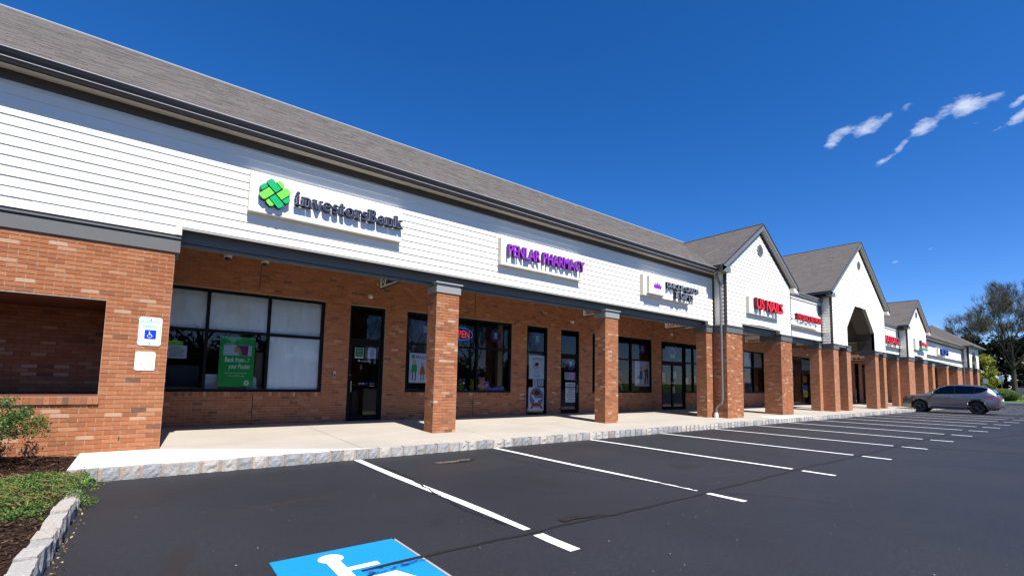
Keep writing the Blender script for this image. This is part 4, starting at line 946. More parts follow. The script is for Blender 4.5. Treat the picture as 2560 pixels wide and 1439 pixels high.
# --- bank
S = root('wall_sign', (2.7, 9.5, 4.7), 'bank sign with green woven emblem and dark serif letters on the white siding', 'sign', 'signs on the white siding')
raceway(S, 1.24, 4.18, 4.40, 5.10)
mb = None
cg, cl_ = flat((.0, .36, .11), .4), flat((.15, .62, .06), .4); ce = (1.625, 4.755); sc_ = .155
def WV(p, q): a = p*sc_; b = q*sc_; return (ce[0]+(a+b)*.7071, ce[1]+(-a+b)*.7071)
def strap(p0, p1, q0, q1, m, r=(0, 0)):
    pts = []; c_ = .25
    # r: which end is rounded (sign on p, sign on q)
    if r == (-1, 0): pts = [(p1, q0), (p1, q1), (p0+c_, q1), (p0+.06, (q0+q1)/2+.28), (p0+.06, (q0+q1)/2-.28), (p0+c_, q0)]
    elif r == (1, 0): pts = [(p0, q1), (p0, q0), (p1-c_, q0), (p1-.06, (q0+q1)/2-.28), (p1-.06, (q0+q1)/2+.28), (p1-c_, q1)]
    elif r == (0, -1): pts = [(p0, q1), (p1, q1), (p1, q0+c_), ((p0+p1)/2+.28, q0+.06), ((p0+p1)/2-.28, q0+.06), (p0, q0+c_)]
    else: pts = [(p1, q0), (p0, q0), (p0, q1-c_), ((p0+p1)/2-.28, q1-.06), ((p0+p1)/2+.28, q1-.06), (p1, q1-c_)]
    P = [WV(a, b) for a, b in pts]; ar = sum(P[j][0]*P[(j+1) % len(P)][1]-P[(j+1) % len(P)][0]*P[j][1] for j in range(len(P)))
    if ar < 0: P = P[::-1]
    mb = MB(); mb.prism(P, F96, .13, .232); mb.m = 1; cx_ = sum(p[0] for p in P)/len(P); cy_ = sum(p[1] for p in P)/len(P)
    mb.prism([(cx_+(a-cx_)*.95, cy_+(b-cy_)*.95) for a, b in P], F96, .232, .238); mb.build('emblem_strap', [flat((.01, .02, .015), .4), m], S)
strap(-1.65, -.02, .06, .95, cg, (-1, 0)); strap(1.02, 1.62, .06, .95, cg, (1, 0)); strap(-1.62, -1.02, -.95, -.06, cg, (-1, 0)); strap(.02, 1.68, -.95, -.06, cg, (1, 0))
strap(-.95, -.06, -1.68, -.02, cl_, (0, -1)); strap(-.95, -.06, 1.02, 1.60, cl_, (0, 1)); strap(.06, .95, -1.60, -1.02, cl_, (0, -1)); strap(.06, .95, .02, 1.66, cl_, (0, 1))
serif_letters(S, 'investorsBank', F96, 1.97, 4.16, 4.64, .175, .15, .235)
mb = MB()
for u in (2.2, 2.9, 3.6, 4.0): mb.path([F96(u, 4.7, .12), F96(u, 4.7, .15)], .01, 6)
mb.build('stud', M_CHROME, S)
# --- pharmacy
S = root('wall_sign', (8.3, 9.5, 4.7), 'purple PENLAR PHARMACY letters on a cream raceway on the siding', 'sign', 'signs on the white siding')
raceway(S, 6.90, 9.82, 4.38, 5.05); letters(S, 'PENLAR PHARMACY', F96, 7.05, 9.83, 4.59, 4.885, .16, .25, flat((.07, .015, .13), .4), .022, face=flat((.25, .035, .42), .35))
# --- card shop
S = root('wall_sign', (14.2, 9.5, 4.7), 'UNIQUE CARDS & GIFTS letters beside a purple crown box on the siding', 'sign', 'signs on the white siding')
raceway(S, 12.74, 15.55, 4.36, 5.03)
mb = MB(); fbox(mb, F96, 12.92, 13.80, 4.42, 4.985, .13, .24); bxx = mb.build('crown_box', M_PANEL, S); mb = MB(); fbox(mb, F96, 12.90, 13.8, 4.40, 4.42, .13, .25); fbox(mb, F96, 12.905, 12.92, 4.42, 4.985, .13, .245); mb.build('box_edge', M_CREAM, bxx)
mb = MB(); P_ = flat((.20, .02, .36)); cx_, cz_ = 13.38, 4.6
mb.prism([(13.17, 4.60), (13.57, 4.60), (13.61, 4.78), (13.52, 4.70), (13.46, 4.84), (13.42, 4.71), (13.37, 4.88), (13.32, 4.71), (13.27, 4.84), (13.22, 4.70), (13.13, 4.78)], F96, .24, .244)
for u, v in ((13.12, 4.80), (13.265, 4.87), (13.37, 4.93), (13.47, 4.87), (13.62, 4.80)): mb.prism(arcpts(u, v, .016, .016, 0, 324, 9), F96, .24, .245)
for pg in curve(13.37, 4.535, .13, .032, 0, 360, .012, .012, 0, 20): mb.prism(pg, F96, .24, .244)
mb.build('crown_emblem', P_, S)
mb = MB(); put_text(mb, 'UNIQUE CARDS', F96, 13.90, 15.88, 4.685, 4.92, .15, .26, .03); mb.build('letters', flat((.01, .012, .018), .4), S); mb = MB(); put_text(mb, '& GIFTS', F96, 14.40, 15.52, 4.425, 4.655, .15, .26, .03); mb.build('letters', flat((.01, .012, .018), .4), S)
mb = MB(); put_text(mb, 'UNIQUE CARDS', F96, 13.915, 15.865, 4.698, 4.907, .2605, .262, .016); put_text(mb, '& GIFTS', F96, 14.415, 15.505, 4.437, 4.643, .2605, .262, .016); mb.build('letter_outline', flat((.62, .66, .72), .4), S)
mb = MB(); put_text(mb, 'UNIQUE CARDS', F96, 13.93, 15.85, 4.71, 4.895, .263, .265, -.008); put_text(mb, '& GIFTS', F96, 14.43, 15.49, 4.45, 4.63, .263, .265, -.008); mb.build('letter_faces', flat((.015, .03, .07), .4), S)
# --- nail salon
F91 = FRONT(9.08)
def race2(S, F, u0, u1, v0, v1):
    mb = MB(); fbox(mb, F, u0, u1, v0, v1, -.02, .12); mb.build('sign_panel', M_PANEL, S); mb = MB(); fbox(mb, F, u0-.02, u1, v0-.025, v0, -.01, .126); fbox(mb, F, u0-.025, u0, v0, v1, -.01, .124); mb.build('sign_edge', M_CREAM, S)
RED = flat((.75, .012, .02), .35); REDD = flat((.12, .01, .012), .4)
S = root('wall_sign', (20.2, 9, 4.7), 'red US NAILS letters on the gable beside the downspout', 'sign', 'signs on the white siding')
race2(S, F91, 18.98, 21.45, 4.36, 5.03); letters(S, 'US NAILS', F91, 19.35, 21.75, 4.56, 4.99, .14, .27, REDD, .028, face=RED)
FL2 = FRONT(YF-.06)
S = root('wall_sign', (26, 9.5, 4.7), 'red THE DANCE NETWORK letters between the first and tall gables', 'sign', 'signs on the white siding')
race2(S, FL2, 24.0, 27.4, 4.42, 4.62); letters(S, 'THE DANCE NETWORK', FL2, 24.55, 27.65, 4.68, 4.95, .14, .27, REDD, .02, face=RED)
S = root('wall_sign', (40, 9.5, 4.7), 'red MASSAGE sign between the tall gable and the small far gable', 'sign', 'signs on the white siding')
race2(S, FL2, 38.0, 41.6, 4.3, 4.42); letters(S, 'MASSAG', FL2, 38.3, 41.5, 4.50, 4.98, .14, .27, REDD, .02, face=RED); letters(S, 'E', FL2, 41.62, 42.1, 4.50, 4.98, .14, .27, flat((.03, .03, .035)), .02, face=flat((.1, .1, .11)))
S = root('wall_sign', (45.4, 9, 4.7), 'small sign of red letters over a teal bar on the far gable', 'sign', 'signs on the white siding')
race2(S, F91, 44.3, 46.2, 4.35, 5.15); letters(S, 'La', F91, 45.35, 46.4, 4.72, 5.05, .14, .26, REDD, .03, face=RED); letters(S, 'Villa', F91, 45.6, 47.0, 4.56, 4.86, .262, .28, REDD, .03, face=RED)
mb = MB(); fbox(mb, F91, 45.2, 47.2, 4.36, 4.52, .14, .26); mb.build('teal_bar', flat((.05, .28, .22)), S)
S = root('wall_sign', (56, 9.5, 4.7), 'small blue sign on the farthest white wall', 'sign', 'signs on the white siding')
race2(S, FL2, 54.2, 56.8, 4.50, 5.0); letters(S, 'KPI', FL2, 54.9, 57.4, 4.52, 4.98, .14, .26, flat((.01, .02, .08)), .03, face=flat((.02, .06, .35)))

# --- blade signs hanging across the walkway
def blade(x, y0, y1, z0, z1, label, text, col, tz=(.1, .9), scale=1., emblem=False):
    S = root('hanging_sign', (x, (y0+y1)/2, z0), label, 'sign', 'signs hanging over the walkway'); F = LEFT(x)
    mb = MB(); mb.box((x, y0, z0), (x+.06, y1, z1)); mb.build('sign_box', M_PANEL, S)
    mb = MB(); F2 = LEFT(x); t = .018
    fbox(mb, F2, -y1, -y0, z0-.01, z0+t, -.07, .008); fbox(mb, F2, -y1, -y0, z1-t, z1+.01, -.07, .008); fbox(mb, F2, -y1-.01, -y1+t, z0, z1, -.07, .008); fbox(mb, F2, -y0-t, -y0+.01, z0, z1, -.07, .008); mb.build('sign_rim', M_BROWN, S)
    h = z1-z0; L_ = y1-y0; u0 = -y1+L_*(.3 if emblem else .12); mb = MB(); put_text(mb, text, F, u0, -y0-L_*.08, z0+h*.12, z0+h*.50, .006, .010, .02); mb.build('lettering', col, S)
    if emblem:
        mb = MB()
        for a in range(8): q = a*pi/4; mb.prism([(-y1+L_*.16+.09*cos(q+d_)*r_, z0+h*.36+.09*sin(q+d_)*r_) for d_, r_ in ((-.3, .5), (-.25, 1.2), (.25, 1.2), (.3, .5))], F, .006, .010)
        mb.build('green_emblem', flat((.02, .2, .05)), S)
    mb = MB()
    for y in (y0+.2, y1-.2): mb.path([(x+.03, y, z1), (x+.03, y, 4.3)], .012, 6)
    mb.build('hanger', M_BROWN, S)
blade(4.55, 10.12, 11.50, 3.68, 4.12, 'hanging bank sign over the walkway above the single door', 'investorsBank', flat((.03, .04, .10)), emblem=True)
blade(11.72, 9.90, 11.22, 3.67, 4.12, 'hanging PENLAR sign partly behind the second column', 'PENLAR PHARMACY', flat((.06, .01, .08)))
blade(16.55, 9.88, 11.25, 3.665, 4.12, 'hanging US NAILS sign over the walkway', 'US NAILS', RED)
blade(24.6, 10.3, 11.9, 3.62, 4.02, 'hanging DANCE NETWORK sign behind the first gable pier', 'DANCE NETWORK', flat((.35, .02, .03)))
blade(35.3+3.4, 10.0, 11.4, 3.3, 3.75, 'hanging sign under the tall arch', 'Mart', RED)

# wall lamps over the doors, cameras under the ceiling, letter slots
def lamp(x, z, lab):
    S = root('wall_lamp', (x, YW, z), lab, 'lamp', 'white lamps over the shop doors'); mb = MB(); mb.path([(x, YW+.0, z), (x, YW-.05, z)], .062, 14); mb.build('base', M_CREAM, S)
    mb = MB(); mb.sphere((x, YW-.09, z-.02), .058, 12, 8, (1, .7, 1)); mb.build('globe', flat((.72, .70, .64), .3), S, True)
lamp(W(4.71), Z(3.665), 'white lamp over the bank door'); lamp(W(12.55), Z(3.70), 'white lamp right of the tall poster panel, below the PENLAR sign'); lamp(W(19.0), Z(3.72), 'white lamp below the hanging US NAILS sign'); lamp(W(34.4), Z(3.6), 'white lamp over the double door by the first gable')
for x, lb in ((1.26, 'white dome camera at the left above the shaded window'), (2.03, 'white dome camera nearer the wall joint, right of its twin')):
    S = root('dome_camera', (x, 12.35, 4.05), lb, 'camera', 'dome cameras above the bank window'); mb = MB(); mb.path([(x, 12.4, 4.30), (x, 12.4, 4.09)], [.085, .085], 16); mb.build('housing', M_CREAM, S)
    mb = MB(); mb.sphere((x, 12.38, 4.085), .062, 12, 8); mb.build('lens_dome', flat((.02, .02, .025), .1), S, True)
S = root('door_buzzer', (W(3.85), YW, 1.4), 'small grey buzzer box on the brick left of the bank door', 'buzzer'); mb = MB(); mb.box((W(3.85)-.03, YW-.04, 1.42), (W(3.85)+.03, YW+.0, 1.58)); mb.build('casing', flat((.35, .35, .36)), S); mb = MB(); mb.box((W(3.85)-.018, YW-.047, 1.44), (W(3.85)+.018, YW-.04, 1.49)); mb.build('button', M_BLACK, S)
S = root('fire_bell', (W(34.2), YW, 4.0), 'dark red fire bell high on the brick over the dance door', 'bell'); mb = MB(); mb.path([(W(34.2), YW, 4.05), (W(34.2), YW-.08, 4.05)], [.14, .11], 14); mb.build('gong', flat((.2, .012, .012)), S)
# downspout on the first gable
S = root('downspout', (17.3, 9.3, .2), 'grey downspout running down the gable corner into a white pipe', 'downspout'); px_, py_ = 17.335, 9.27
pts = [(16.98, 9.20, 5.72), (16.98, 9.22, 5.60), (17.02, 9.22, 5.52), (px_-.04, py_, 5.30), (px_, py_, 5.20), (px_, py_, .86), (px_-.01, py_+.04, .70), (px_-.04, py_+.16, .60), (px_-.06, py_+.22, .50), (px_-.06, py_+.23, .36)]
mb = MB(); mb.path(pts, .045, 10); mb.build('pipe', M_PIPE, S); mb = MB(); mb.path([(px_-.06, py_+.23, .14), (px_-.06, py_+.23, .28)], .075, 14); mb.path([(px_-.06, py_+.23, .28), (px_-.06, py_+.23, .37)], .06, 14); mb.path([(px_-.06, py_+.23, .26), (px_-.06, py_+.23, .30)], .088, 14); mb.build('drain_pipe', M_PVC, S)
mb = MB()
for z in (4.6, 3.9, 2.4): mb.box((px_-.055, py_-.01, z), (17.41, py_+.01, z+.03))
mb.build('pipe_strap', M_PIPE, S)
S = root('downspout', (65.1, 9.6, .2), 'thin dark downspout on the farthest pier', 'downspout'); mb = MB(); mb.path([(65.1, 9.5, 5.6), (65.1, 9.5, .2)], .05, 8); mb.build('pipe', M_PIPE, S)

# --- signs on the corner wall
def rounded(u0, u1, v0, v1, r, n=4):
    p = []
    for cx, cy, a in ((u1-r, v0+r, -90), (u1-r, v1-r, 0), (u0+r, v1-r, 90), (u0+r, v0+r, 180)): p += arcpts(cx, cy, r, r, a, a+90, n)
    return p
FB = FRONT(YF-.012)
def isa(mb, F, cx, cy, s_, d):
    """wheelchair symbol, s_ = half height"""
    mb.prism(arcpts(cx-.12*s_, cy+.80*s_, .13*s_, .13*s_, 0, 330, 11), F, d, d+.0006)
    for pl, w_ in (([(-.12, .62), (-.08, 0.02)], .17), ([(-.1, .32), (.26, .28)], .12), ([(-.08, .02), (.36, .0)], .15), ([(.33, .03), (.55, -.5)], .15), ([(.5, -.46), (.74, -.38)], .12)):
        for q in stroke_poly([(cx+a*s_, cy+b*s_) for a, b in pl], [w_*s_]*2): mb.prism(q, F, d, d+.0008)
    for q in stroke_poly(arcpts(cx-.02*s_, cy-.36*s_, .46*s_, .46*s_, 125, 350, 14), [.12*s_]*15): mb.prism(q, F, d, d+.0007)
GR = flat((.0, .36, .27), .45); BLU = flat((.0, .035, .50), .45); WHT = flat((.72, .76, .78), .4)
S = root('reserved_parking_sign', (-.03, YF, 1.85), 'RESERVED PARKING sign with green border and blue wheelchair square on brick', 'sign')
u0, u1, v0, v1 = -.178, .122, 1.848, 2.31
mb = MB(); mb.prism(rounded(u0, u1, v0, v1, .035), FB, .0, .004); mb.build('plate', WHT, S)
mb = MB(); o_, i_ = rounded(u0+.012, u1-.012, v0+.012, v1-.012, .03), rounded(u0+.019, u1-.019, v0+.019, v1-.019, .025)
for j in range(len(o_)): k_ = (j+1) % len(o_); mb.prism([o_[j], o_[k_], i_[k_], i_[j]], FB, .004, .0048)
put_text(mb, 'RESERVED', FB, u0+.038, u1-.032, 2.212, 2.262, .004, .0048, .008); put_text(mb, 'PARKING', FB, u0+.053, u1-.045, 2.13, 2.182, .004, .0048, .008); mb.build('green_print', GR, S)
mb = MB(); mb.prism(rounded(-.098, .053, 1.955, 2.105, .012), FB, .004, .0048); mb.build('blue_square', BLU, S)
mb = MB(); isa(mb, FB, -.03, 2.028, .058, .0048); mb.build('wheelchair_print', WHT, S)
mb = MB()
for v in (2.272, 1.885): mb.prism(arcpts(-.024, v, .009, .009, 0, 330, 11), FB, .004, .009)
mb.build('bolt', flat((.10, .05, .03)), S)
S = root('penalty_sign', (-.08, YF, 1.43), 'small white penalty and tow away sign below the parking sign', 'sign')
u0, u1, v0, v1 = -.192, .068, 1.445, 1.748
mb = MB(); mb.prism(rounded(u0, u1, v0, v1, .03), FB, .0, .004); mb.build('plate', flat((.78, .77, .80), .4), S); INK = flat((.08, .07, .16))
mb = MB(); o_, i_ = rounded(u0+.014, u1-.014, v0+.014, v1-.014, .024), rounded(u0+.0175, u1-.0175, v0+.0175, v1-.0175, .022)
for j in range(len(o_)): k_ = (j+1) % len(o_); mb.prism([o_[j], o_[k_], i_[k_], i_[j]], FB, .004, .0046)
for s_, v, hw in (('PENALTY', 1.702, .055), ('$250 1ST OFFENSE', 1.668, .085), ('SUBSEQUENT OFFENSES', 1.637, .104), ('$250 MIN. AND/OR', 1.605, .085), ('UP TO 90 DAYS', 1.573, .07), ('COMMUNITY SERVICE', 1.541, .095), ('TOW-AWAY ZONE', 1.478, .095)):
    put_text(mb, s_, FB, -.062-hw, -.062+hw, v, v+(.026 if 'TOW' in s_ else .018), .004, .0046, .004)
fbox(mb, FB, u0+.015, u1-.015, 1.516, 1.519, .004, .0046); mb.build('print', INK, S)
mb = MB()
for v in (1.733, 1.466): mb.prism(arcpts(-.062, v, .006, .006, 0, 330, 11), FB, .004, .008)
mb.build('bolt', flat((.10, .05, .03)), S)

# ================================================================ WHAT STANDS AND HANGS IN THE SHOP WINDOWS
FI = FRONT(YW+.115)        # just behind the glass
FO = FRONT(YW+.088)        # on the outside of the glass
def poster(name, label, cat, u0, u1, v0, v1, base, prints=(), F=FI, group=None):
    S = root(name, ((u0+u1)/2, YW+.1, v0), label, cat, group); mb = MB(); fbox(mb, F, u0, u1, v0, v1, 0, .002); mb.build('sheet', base, S)
    for nm, m, fn in prints:
        mb = MB(); fn(mb); mb.build(nm, m, S)
    return S
def lines_(u0, u1, v0, v1, n, rn=random.Random(3)):
    def f(mb, F=FI):
        for i in range(n):
            v = v1-(v1-v0)*(i+.5)/n; h = (v1-v0)/n*.4; l = (u1-u0)*rn.uniform(.55, 1); c_ = (u0+u1)/2; x = c_-l/2
            while x < c_+l/2: ww = rn.uniform(.2, 1)*(u1-u0)*.16; fbox(mb, F, x, min(x+ww, c_+l/2), v-h/2, v+h/2, .002, .0026); x += ww+(u1-u0)*.025
    return f
def blob(mb, F, cx, cy, rx, ry, d, n=20): mb.prism(arcpts(cx, cy, rx, ry, 0, 360-360/n, n-1), F, d, d+.0004)
# white shades of the bank window
for i, (a, b, c_, d, lab) in enumerate(((-.25, .97, ZD, ZT-.05, 'left'), (1.03, 2.26, ZD, ZT-.05, 'middle'), (2.31, 3.55, ZD, ZT-.05, 'right'), (2.31, 3.55, ZB+.05, ZD-.07, 'low'))):
    S = root('roller_blind', ((a+b)/2, 12.97, c_), {'left': 'white shade in the upper pane beside the corner wall', 'middle': 'white shade in the middle upper pane over the green poster', 'right': 'white shade in the upper right pane of the bank window', 'low': 'large white shade filling the lower right pane of the bank window'}[lab], 'shade', 'white shades in the bank window')
    k = NT('shade_fabric', .9, .1); k.color(k.ramp(k.noise(2.5, 4, .6, v=k.mapping(k.pos, (3, 1, .6))), [(.3, (.80, .82, .80)), (.7, (.90, .92, .90))])); mb = MB(); sh_n = 12
    for j in range(sh_n): x0_, x1_ = a+(b-a)*j/sh_n, a+(b-a)*(j+1)/sh_n; mb.quad((x0_, 12.965+.004*(j % 2), c_), (x1_, 12.965+.004*((j+1) % 2), c_), (x1_, 12.965+.004*((j+1) % 2), d), (x0_, 12.965+.004*(j % 2), d))
    mb.build('fabric', k.m, S)
    mb = MB(); mb.box((a, 12.958, c_-.03), (b, 12.975, c_)); mb.build('bottom_rail', flat((.55, .5, .42)), S)
GREEN = flat((.005, .30, .04), .4)
def pk(mb): 
    put_text(mb, 'Bank from', FI, 1.40, 1.80, 1.72, 1.84, .0026, None, .01, .08); put_text(mb, 'your Pocket', FI, 1.48, 1.93, 1.53, 1.68, .0026, None, .01, .08)
    put_text(mb, 'Easy access to your accounts', FI, 1.42, 1.88, 1.44, 1.475, .0026, None, .004); put_text(mb, 'with our Mobile App', FI, 1.48, 1.82, 1.375, 1.41, .0026, None, .004)
    for a in range(8): q = a*pi/4; mb.prism([(1.88+.055*cos(q+d_)*r_, 1.23+.055*sin(q+d_)*r_) for d_, r_ in ((-.35, .4), (-.25, 1.1), (.25, 1.1), (.35, .4))], FI, .002, .0028)
    for pg in curve(1.86, 1.79, .045, .05, -150, 60, .012, .008, 0, 10): mb.prism(pg, FI, .002, .0028)
poster('bank_poster', 'green poster reading Bank from your Pocket in the middle lower pane', 'poster', 1.28, 2.02, 1.13, 2.33, GREEN,
       [('photo', flat((.42, .52, .58)), lambda mb: fbox(mb, FI, 1.36, 1.95, 1.88, 2.13, .002, .0024)), ('sleeve', flat((.20, .02, .10)), lambda mb: mb.prism([(1.70, 1.885), (1.87, 1.885), (1.88, 2.125), (1.62, 2.125)], FI, .0024, .0028)),
        ('hand', flat((.45, .22, .12)), lambda mb: blob(mb, FI, 1.64, 2.02, .07, .07, .0028)), ('card', flat((.1, .4, .1)), lambda mb: mb.prism([(1.68, 1.90), (1.76, 1.89), (1.72, 2.0), (1.68, 1.98)], FI, .0032, .0036)), ('lettering', flat((.75, .85, .75)), pk)])
poster('notice', 'white notice with lime header beside the corner wall', 'notice', .20, .65, 1.76, 2.05, flat((.50, .55, .60)), [('print', INK, lines_(.3, .62, 1.79, 2.02, 9))])
poster('lime_card', 'lime green card above the white notice in the bank window', 'card', .20, .57, 2.052, 2.15, flat((.22, .55, .03)))
S = root('desk_monitor', (.5, 13.5, 1.1), 'dark monitor glowing faintly behind the lower left bank pane', 'monitor'); mb = MB(); mb.box((.1, 13.5, 1.1), (.95, 13.54, 1.62)); mb.build('screen_back', flat((.02, .03, .04)), S)
S = root('cardboard_box', (1.12, 13.2, 1.05), 'white box on the window ledge left of the green poster', 'box'); mb = MB(); mb.box((1.05, 13.1, 1.05), (1.30, 13.3, 1.42)); mb.build('carton', flat((.40, .45, .5)), S); mb = MB(); mb.box((1.05, 13.095, 1.36), (1.30, 13.1, 1.42)); mb.build('lid', flat((.5, .55, .6)), S)
S = root('white_bag', (2.05, 13.2, 1.05), 'white bag on the ledge right of the green poster', 'bag'); mb = MB(); mb.prism([(1.92, 1.05), (2.14, 1.05), (2.11, 1.36), (2.0, 1.40), (1.95, 1.3)], FRONT(13.2), 0, .12); mb.build('bag_body', flat((.45, .50, .56)), S)
S = root('beige_partition', (2.2, 13.4, 1.05), 'beige board standing behind the right edge of the green poster', 'board'); mb = MB(); mb.box((2.10, 13.3, 1.05), (2.27, 13.34, 2.0)); mb.build('panel', flat((.20, .16, .10)), S)
# bank door papers and stickers
poster('notice', 'green notice in a white border on the bank door', 'notice', 4.475, 4.725, 1.95, 2.25, WHT, [('green_field', flat((.01, .22, .03)), lambda mb: fbox(mb, FI, 4.495, 4.705, 2.0, 2.235, .002, .0026)), ('print', WHT, lambda mb: [fbox(mb, FI, 4.52, 4.69-.02*(i % 3), 2.04+i*.035, 2.048+i*.035, .0028, .0032) for i in range(5)])])
poster('notice', 'white paper notice on the right half of the bank door', 'notice', 4.845, 5.08, 1.955, 2.255, flat((.60, .62, .75)), [('print', INK, lines_(4.87, 5.05, 2.0, 2.22, 9))])
S = root('door_lettering', (4.75, YW, 1.9), 'white bank name lettering across the middle of the bank door', 'lettering'); mb = MB(); put_text(mb, 'investorsBank', FI, 4.65, 4.97, 1.855, 1.905, .001, None, .01); blob(mb, FI, 4.60, 1.885, .03, .03, .001)
for i in range(5): fbox(mb, FI, 4.64, 4.64+.05+.02*(i % 2), 1.77-i*.03, 1.775-i*.03, 0, .001)
mb.build('print', WHT, S)
poster('sticker', 'teal sticker low on the right of the bank door', 'sticker', 4.93, 5.06, 1.19, 1.28, flat((.01, .25, .32)), [('white_edge', WHT, lambda mb: fbox(mb, FI, 4.93, 5.06, 1.185, 1.2, .002, .003))])
for x, c_, nm in ((4.62, (.35, .42, .5), 'palest'), (4.71, (.3, .4, .42), 'middle'), (4.80, (.10, .06, .35), 'violet')): poster('card_sticker', nm+' card sticker in the row across the bank door', 'sticker', x, x+.08, 1.225, 1.275, flat(c_), group='card stickers on the bank door')
S = root('ash_bin', (4.5, 13.5, .2), 'dark object standing inside the bank door', 'stand'); mb = MB(); mb.path([(4.75, 13.6, .2), (4.75, 13.6, 1.05)], [.16, .12], 10); mb.build('body', flat((.03, .03, .03)), S)
# pharmacy oval stickers
PUR = flat((.10, .01, .30), .4); MGR = flat((.01, .42, .10), .4)
def oval(u, v, label, r=.23):
    S = root('oval_sticker', (u, YW+.1, v-r), label, 'sticker', 'purple oval mortar stickers'); F = FI; s_ = r/.23
    mb = MB(); blob(mb, F, u, v, .215*s_, .235*s_, .0025, 28); mb.build('purple_oval', PUR, S)
    mb = MB(); mb.prism([(u-.10*s_, v-.12*s_), (u+.10*s_, v-.12*s_), (u+.075*s_, v-.02*s_), (u+.11*s_, v+.10*s_), (u-.11*s_, v+.10*s_), (u-.075*s_, v-.02*s_)], F, .003, .0038); mb.prism([(u+.05*s_, v+.10*s_), (u+.085*s_, v+.10*s_), (u+.13*s_, v+.17*s_), (u+.10*s_, v+.18*s_)], F, .003, .0038); mb.build('green_mortar', MGR, S)
    mb = MB(); blob(mb, F, u, v+.035*s_, .042*s_, .05*s_, .004, 16); fbox(mb, F, u-.055*s_, u+.055*s_, v-.06*s_, v-.045*s_, .004, .0044); fbox(mb, F, u-.055*s_, u+.055*s_, v-.085*s_, v-.072*s_, .004, .0044); mb.build('white_mark', flat((.6, .75, .65)), S)
    mb = MB(); put_text(mb, 'i', F, u-.008*s_, u+.008*s_, v+.01*s_, v+.065*s_, .0048); mb.build('mark_letter', PUR, S)
oval(6.62, 2.94, 'purple oval sticker partly behind the first free column'); oval(9.26, 2.94, 'purple oval sticker over the plush toys'); oval(11.13, 2.98, 'purple oval sticker at the top of the tall poster panel', .215); oval(12.85, 2.12, 'purple oval sticker on the second shop door'); oval(17.31, 2.965, 'purple oval sticker above the wheelchair poster')
# posters
SK = flat((.62, .40, .26)); HR = flat((.06, .025, .018)); WP = flat((.66, .66, .72))
def P_(u, v): return u, v
def couple(mb): pass
poster('people_poster', 'white PENLAR poster with cartoon old couple behind the first free column', 'poster', 6.12, 6.95, 1.30, 2.19, WP,
  [('green_jumper', MGR, lambda mb: mb.prism([(6.19, 1.62), (6.38, 1.62), (6.36, 1.85), (6.21, 1.85)], FI, .002, .003)), ('orange_coat', flat((.55, .2, .03)), lambda mb: mb.prism([(6.45, 1.56), (6.66, 1.56), (6.60, 1.80), (6.51, 1.80)], FI, .002, .003)),
   ('faces', SK, lambda mb: (blob(mb, FI, 6.285, 1.905, .05, .055, .0032), blob(mb, FI, 6.555, 1.85, .045, .05, .0032))), ('hair', flat((.5, .48, .45)), lambda mb: (blob(mb, FI, 6.285, 1.955, .06, .04, .0038), blob(mb, FI, 6.545, 1.89, .055, .035, .0038))),
   ('legs', flat((.12, .08, .07)), lambda mb: [fbox(mb, FI, x, x+.035, 1.36, 1.62, .002, .003) for x in (6.22, 6.31)] + [fbox(mb, FI, x, x+.025, 1.36, 1.56, .002, .003) for x in (6.50, 6.58)] + [fbox(mb, FI, 6.155, 6.165, 1.38, 1.7, .002, .003)]),
   ('heading', flat((.05, .04, .12)), lambda mb: put_text(mb, 'PENLAR', FI, 6.33, 6.78, 2.03, 2.11, .0028, None, .012)), ('green_mortar', MGR, lambda mb: mb.prism([(6.19, 2.02), (6.29, 2.02), (6.28, 2.07), (6.30, 2.13), (6.18, 2.13), (6.20, 2.07)], FI, .002, .003))])
poster('pharmacist_poster', 'upper poster with pale green banner and cartoon pharmacist', 'poster', 10.76, 11.50, 1.50, 2.36, WP,
  [('banner', flat((.30, .50, .42)), lambda mb: (mb.prism([(10.90, 2.16), (11.13, 2.22), (11.36, 2.16), (11.36, 2.24), (11.13, 2.29), (10.90, 2.24)], FI, .002, .003), mb.prism([(10.92, 1.62), (11.13, 1.55), (11.34, 1.62), (11.34, 1.635), (10.92, 1.635)], FI, .002, .003))),
   ('coat', flat((.42, .58, .68)), lambda mb: mb.prism([(11.03, 1.66), (11.23, 1.66), (11.20, 1.84), (11.27, 1.93), (11.18, 1.90), (11.06, 1.90), (10.97, 1.92), (11.05, 1.82)], FI, .002, .003)), ('face', SK, lambda mb: blob(mb, FI, 11.13, 1.97, .085, .075, .0032)), ('hair', HR, lambda mb: blob(mb, FI, 11.13, 2.04, .095, .055, .0038)),
   ('red_pot', flat((.35, .05, .05)), lambda mb: blob(mb, FI, 11.0, 1.97, .03, .035, .0032))])
poster('notice', 'left narrow paper between the two cartoon posters', 'notice', 10.95, 11.17, 1.21, 1.49, flat((.60, .61, .68)), [('print', INK, lines_(10.97, 11.15, 1.25, 1.46, 6))])
poster('notice', 'right square paper between the two cartoon posters', 'notice', 11.20, 11.46, 1.25, 1.48, flat((.60, .61, .68)), [('print', INK, lines_(11.22, 11.44, 1.27, 1.46, 8))])
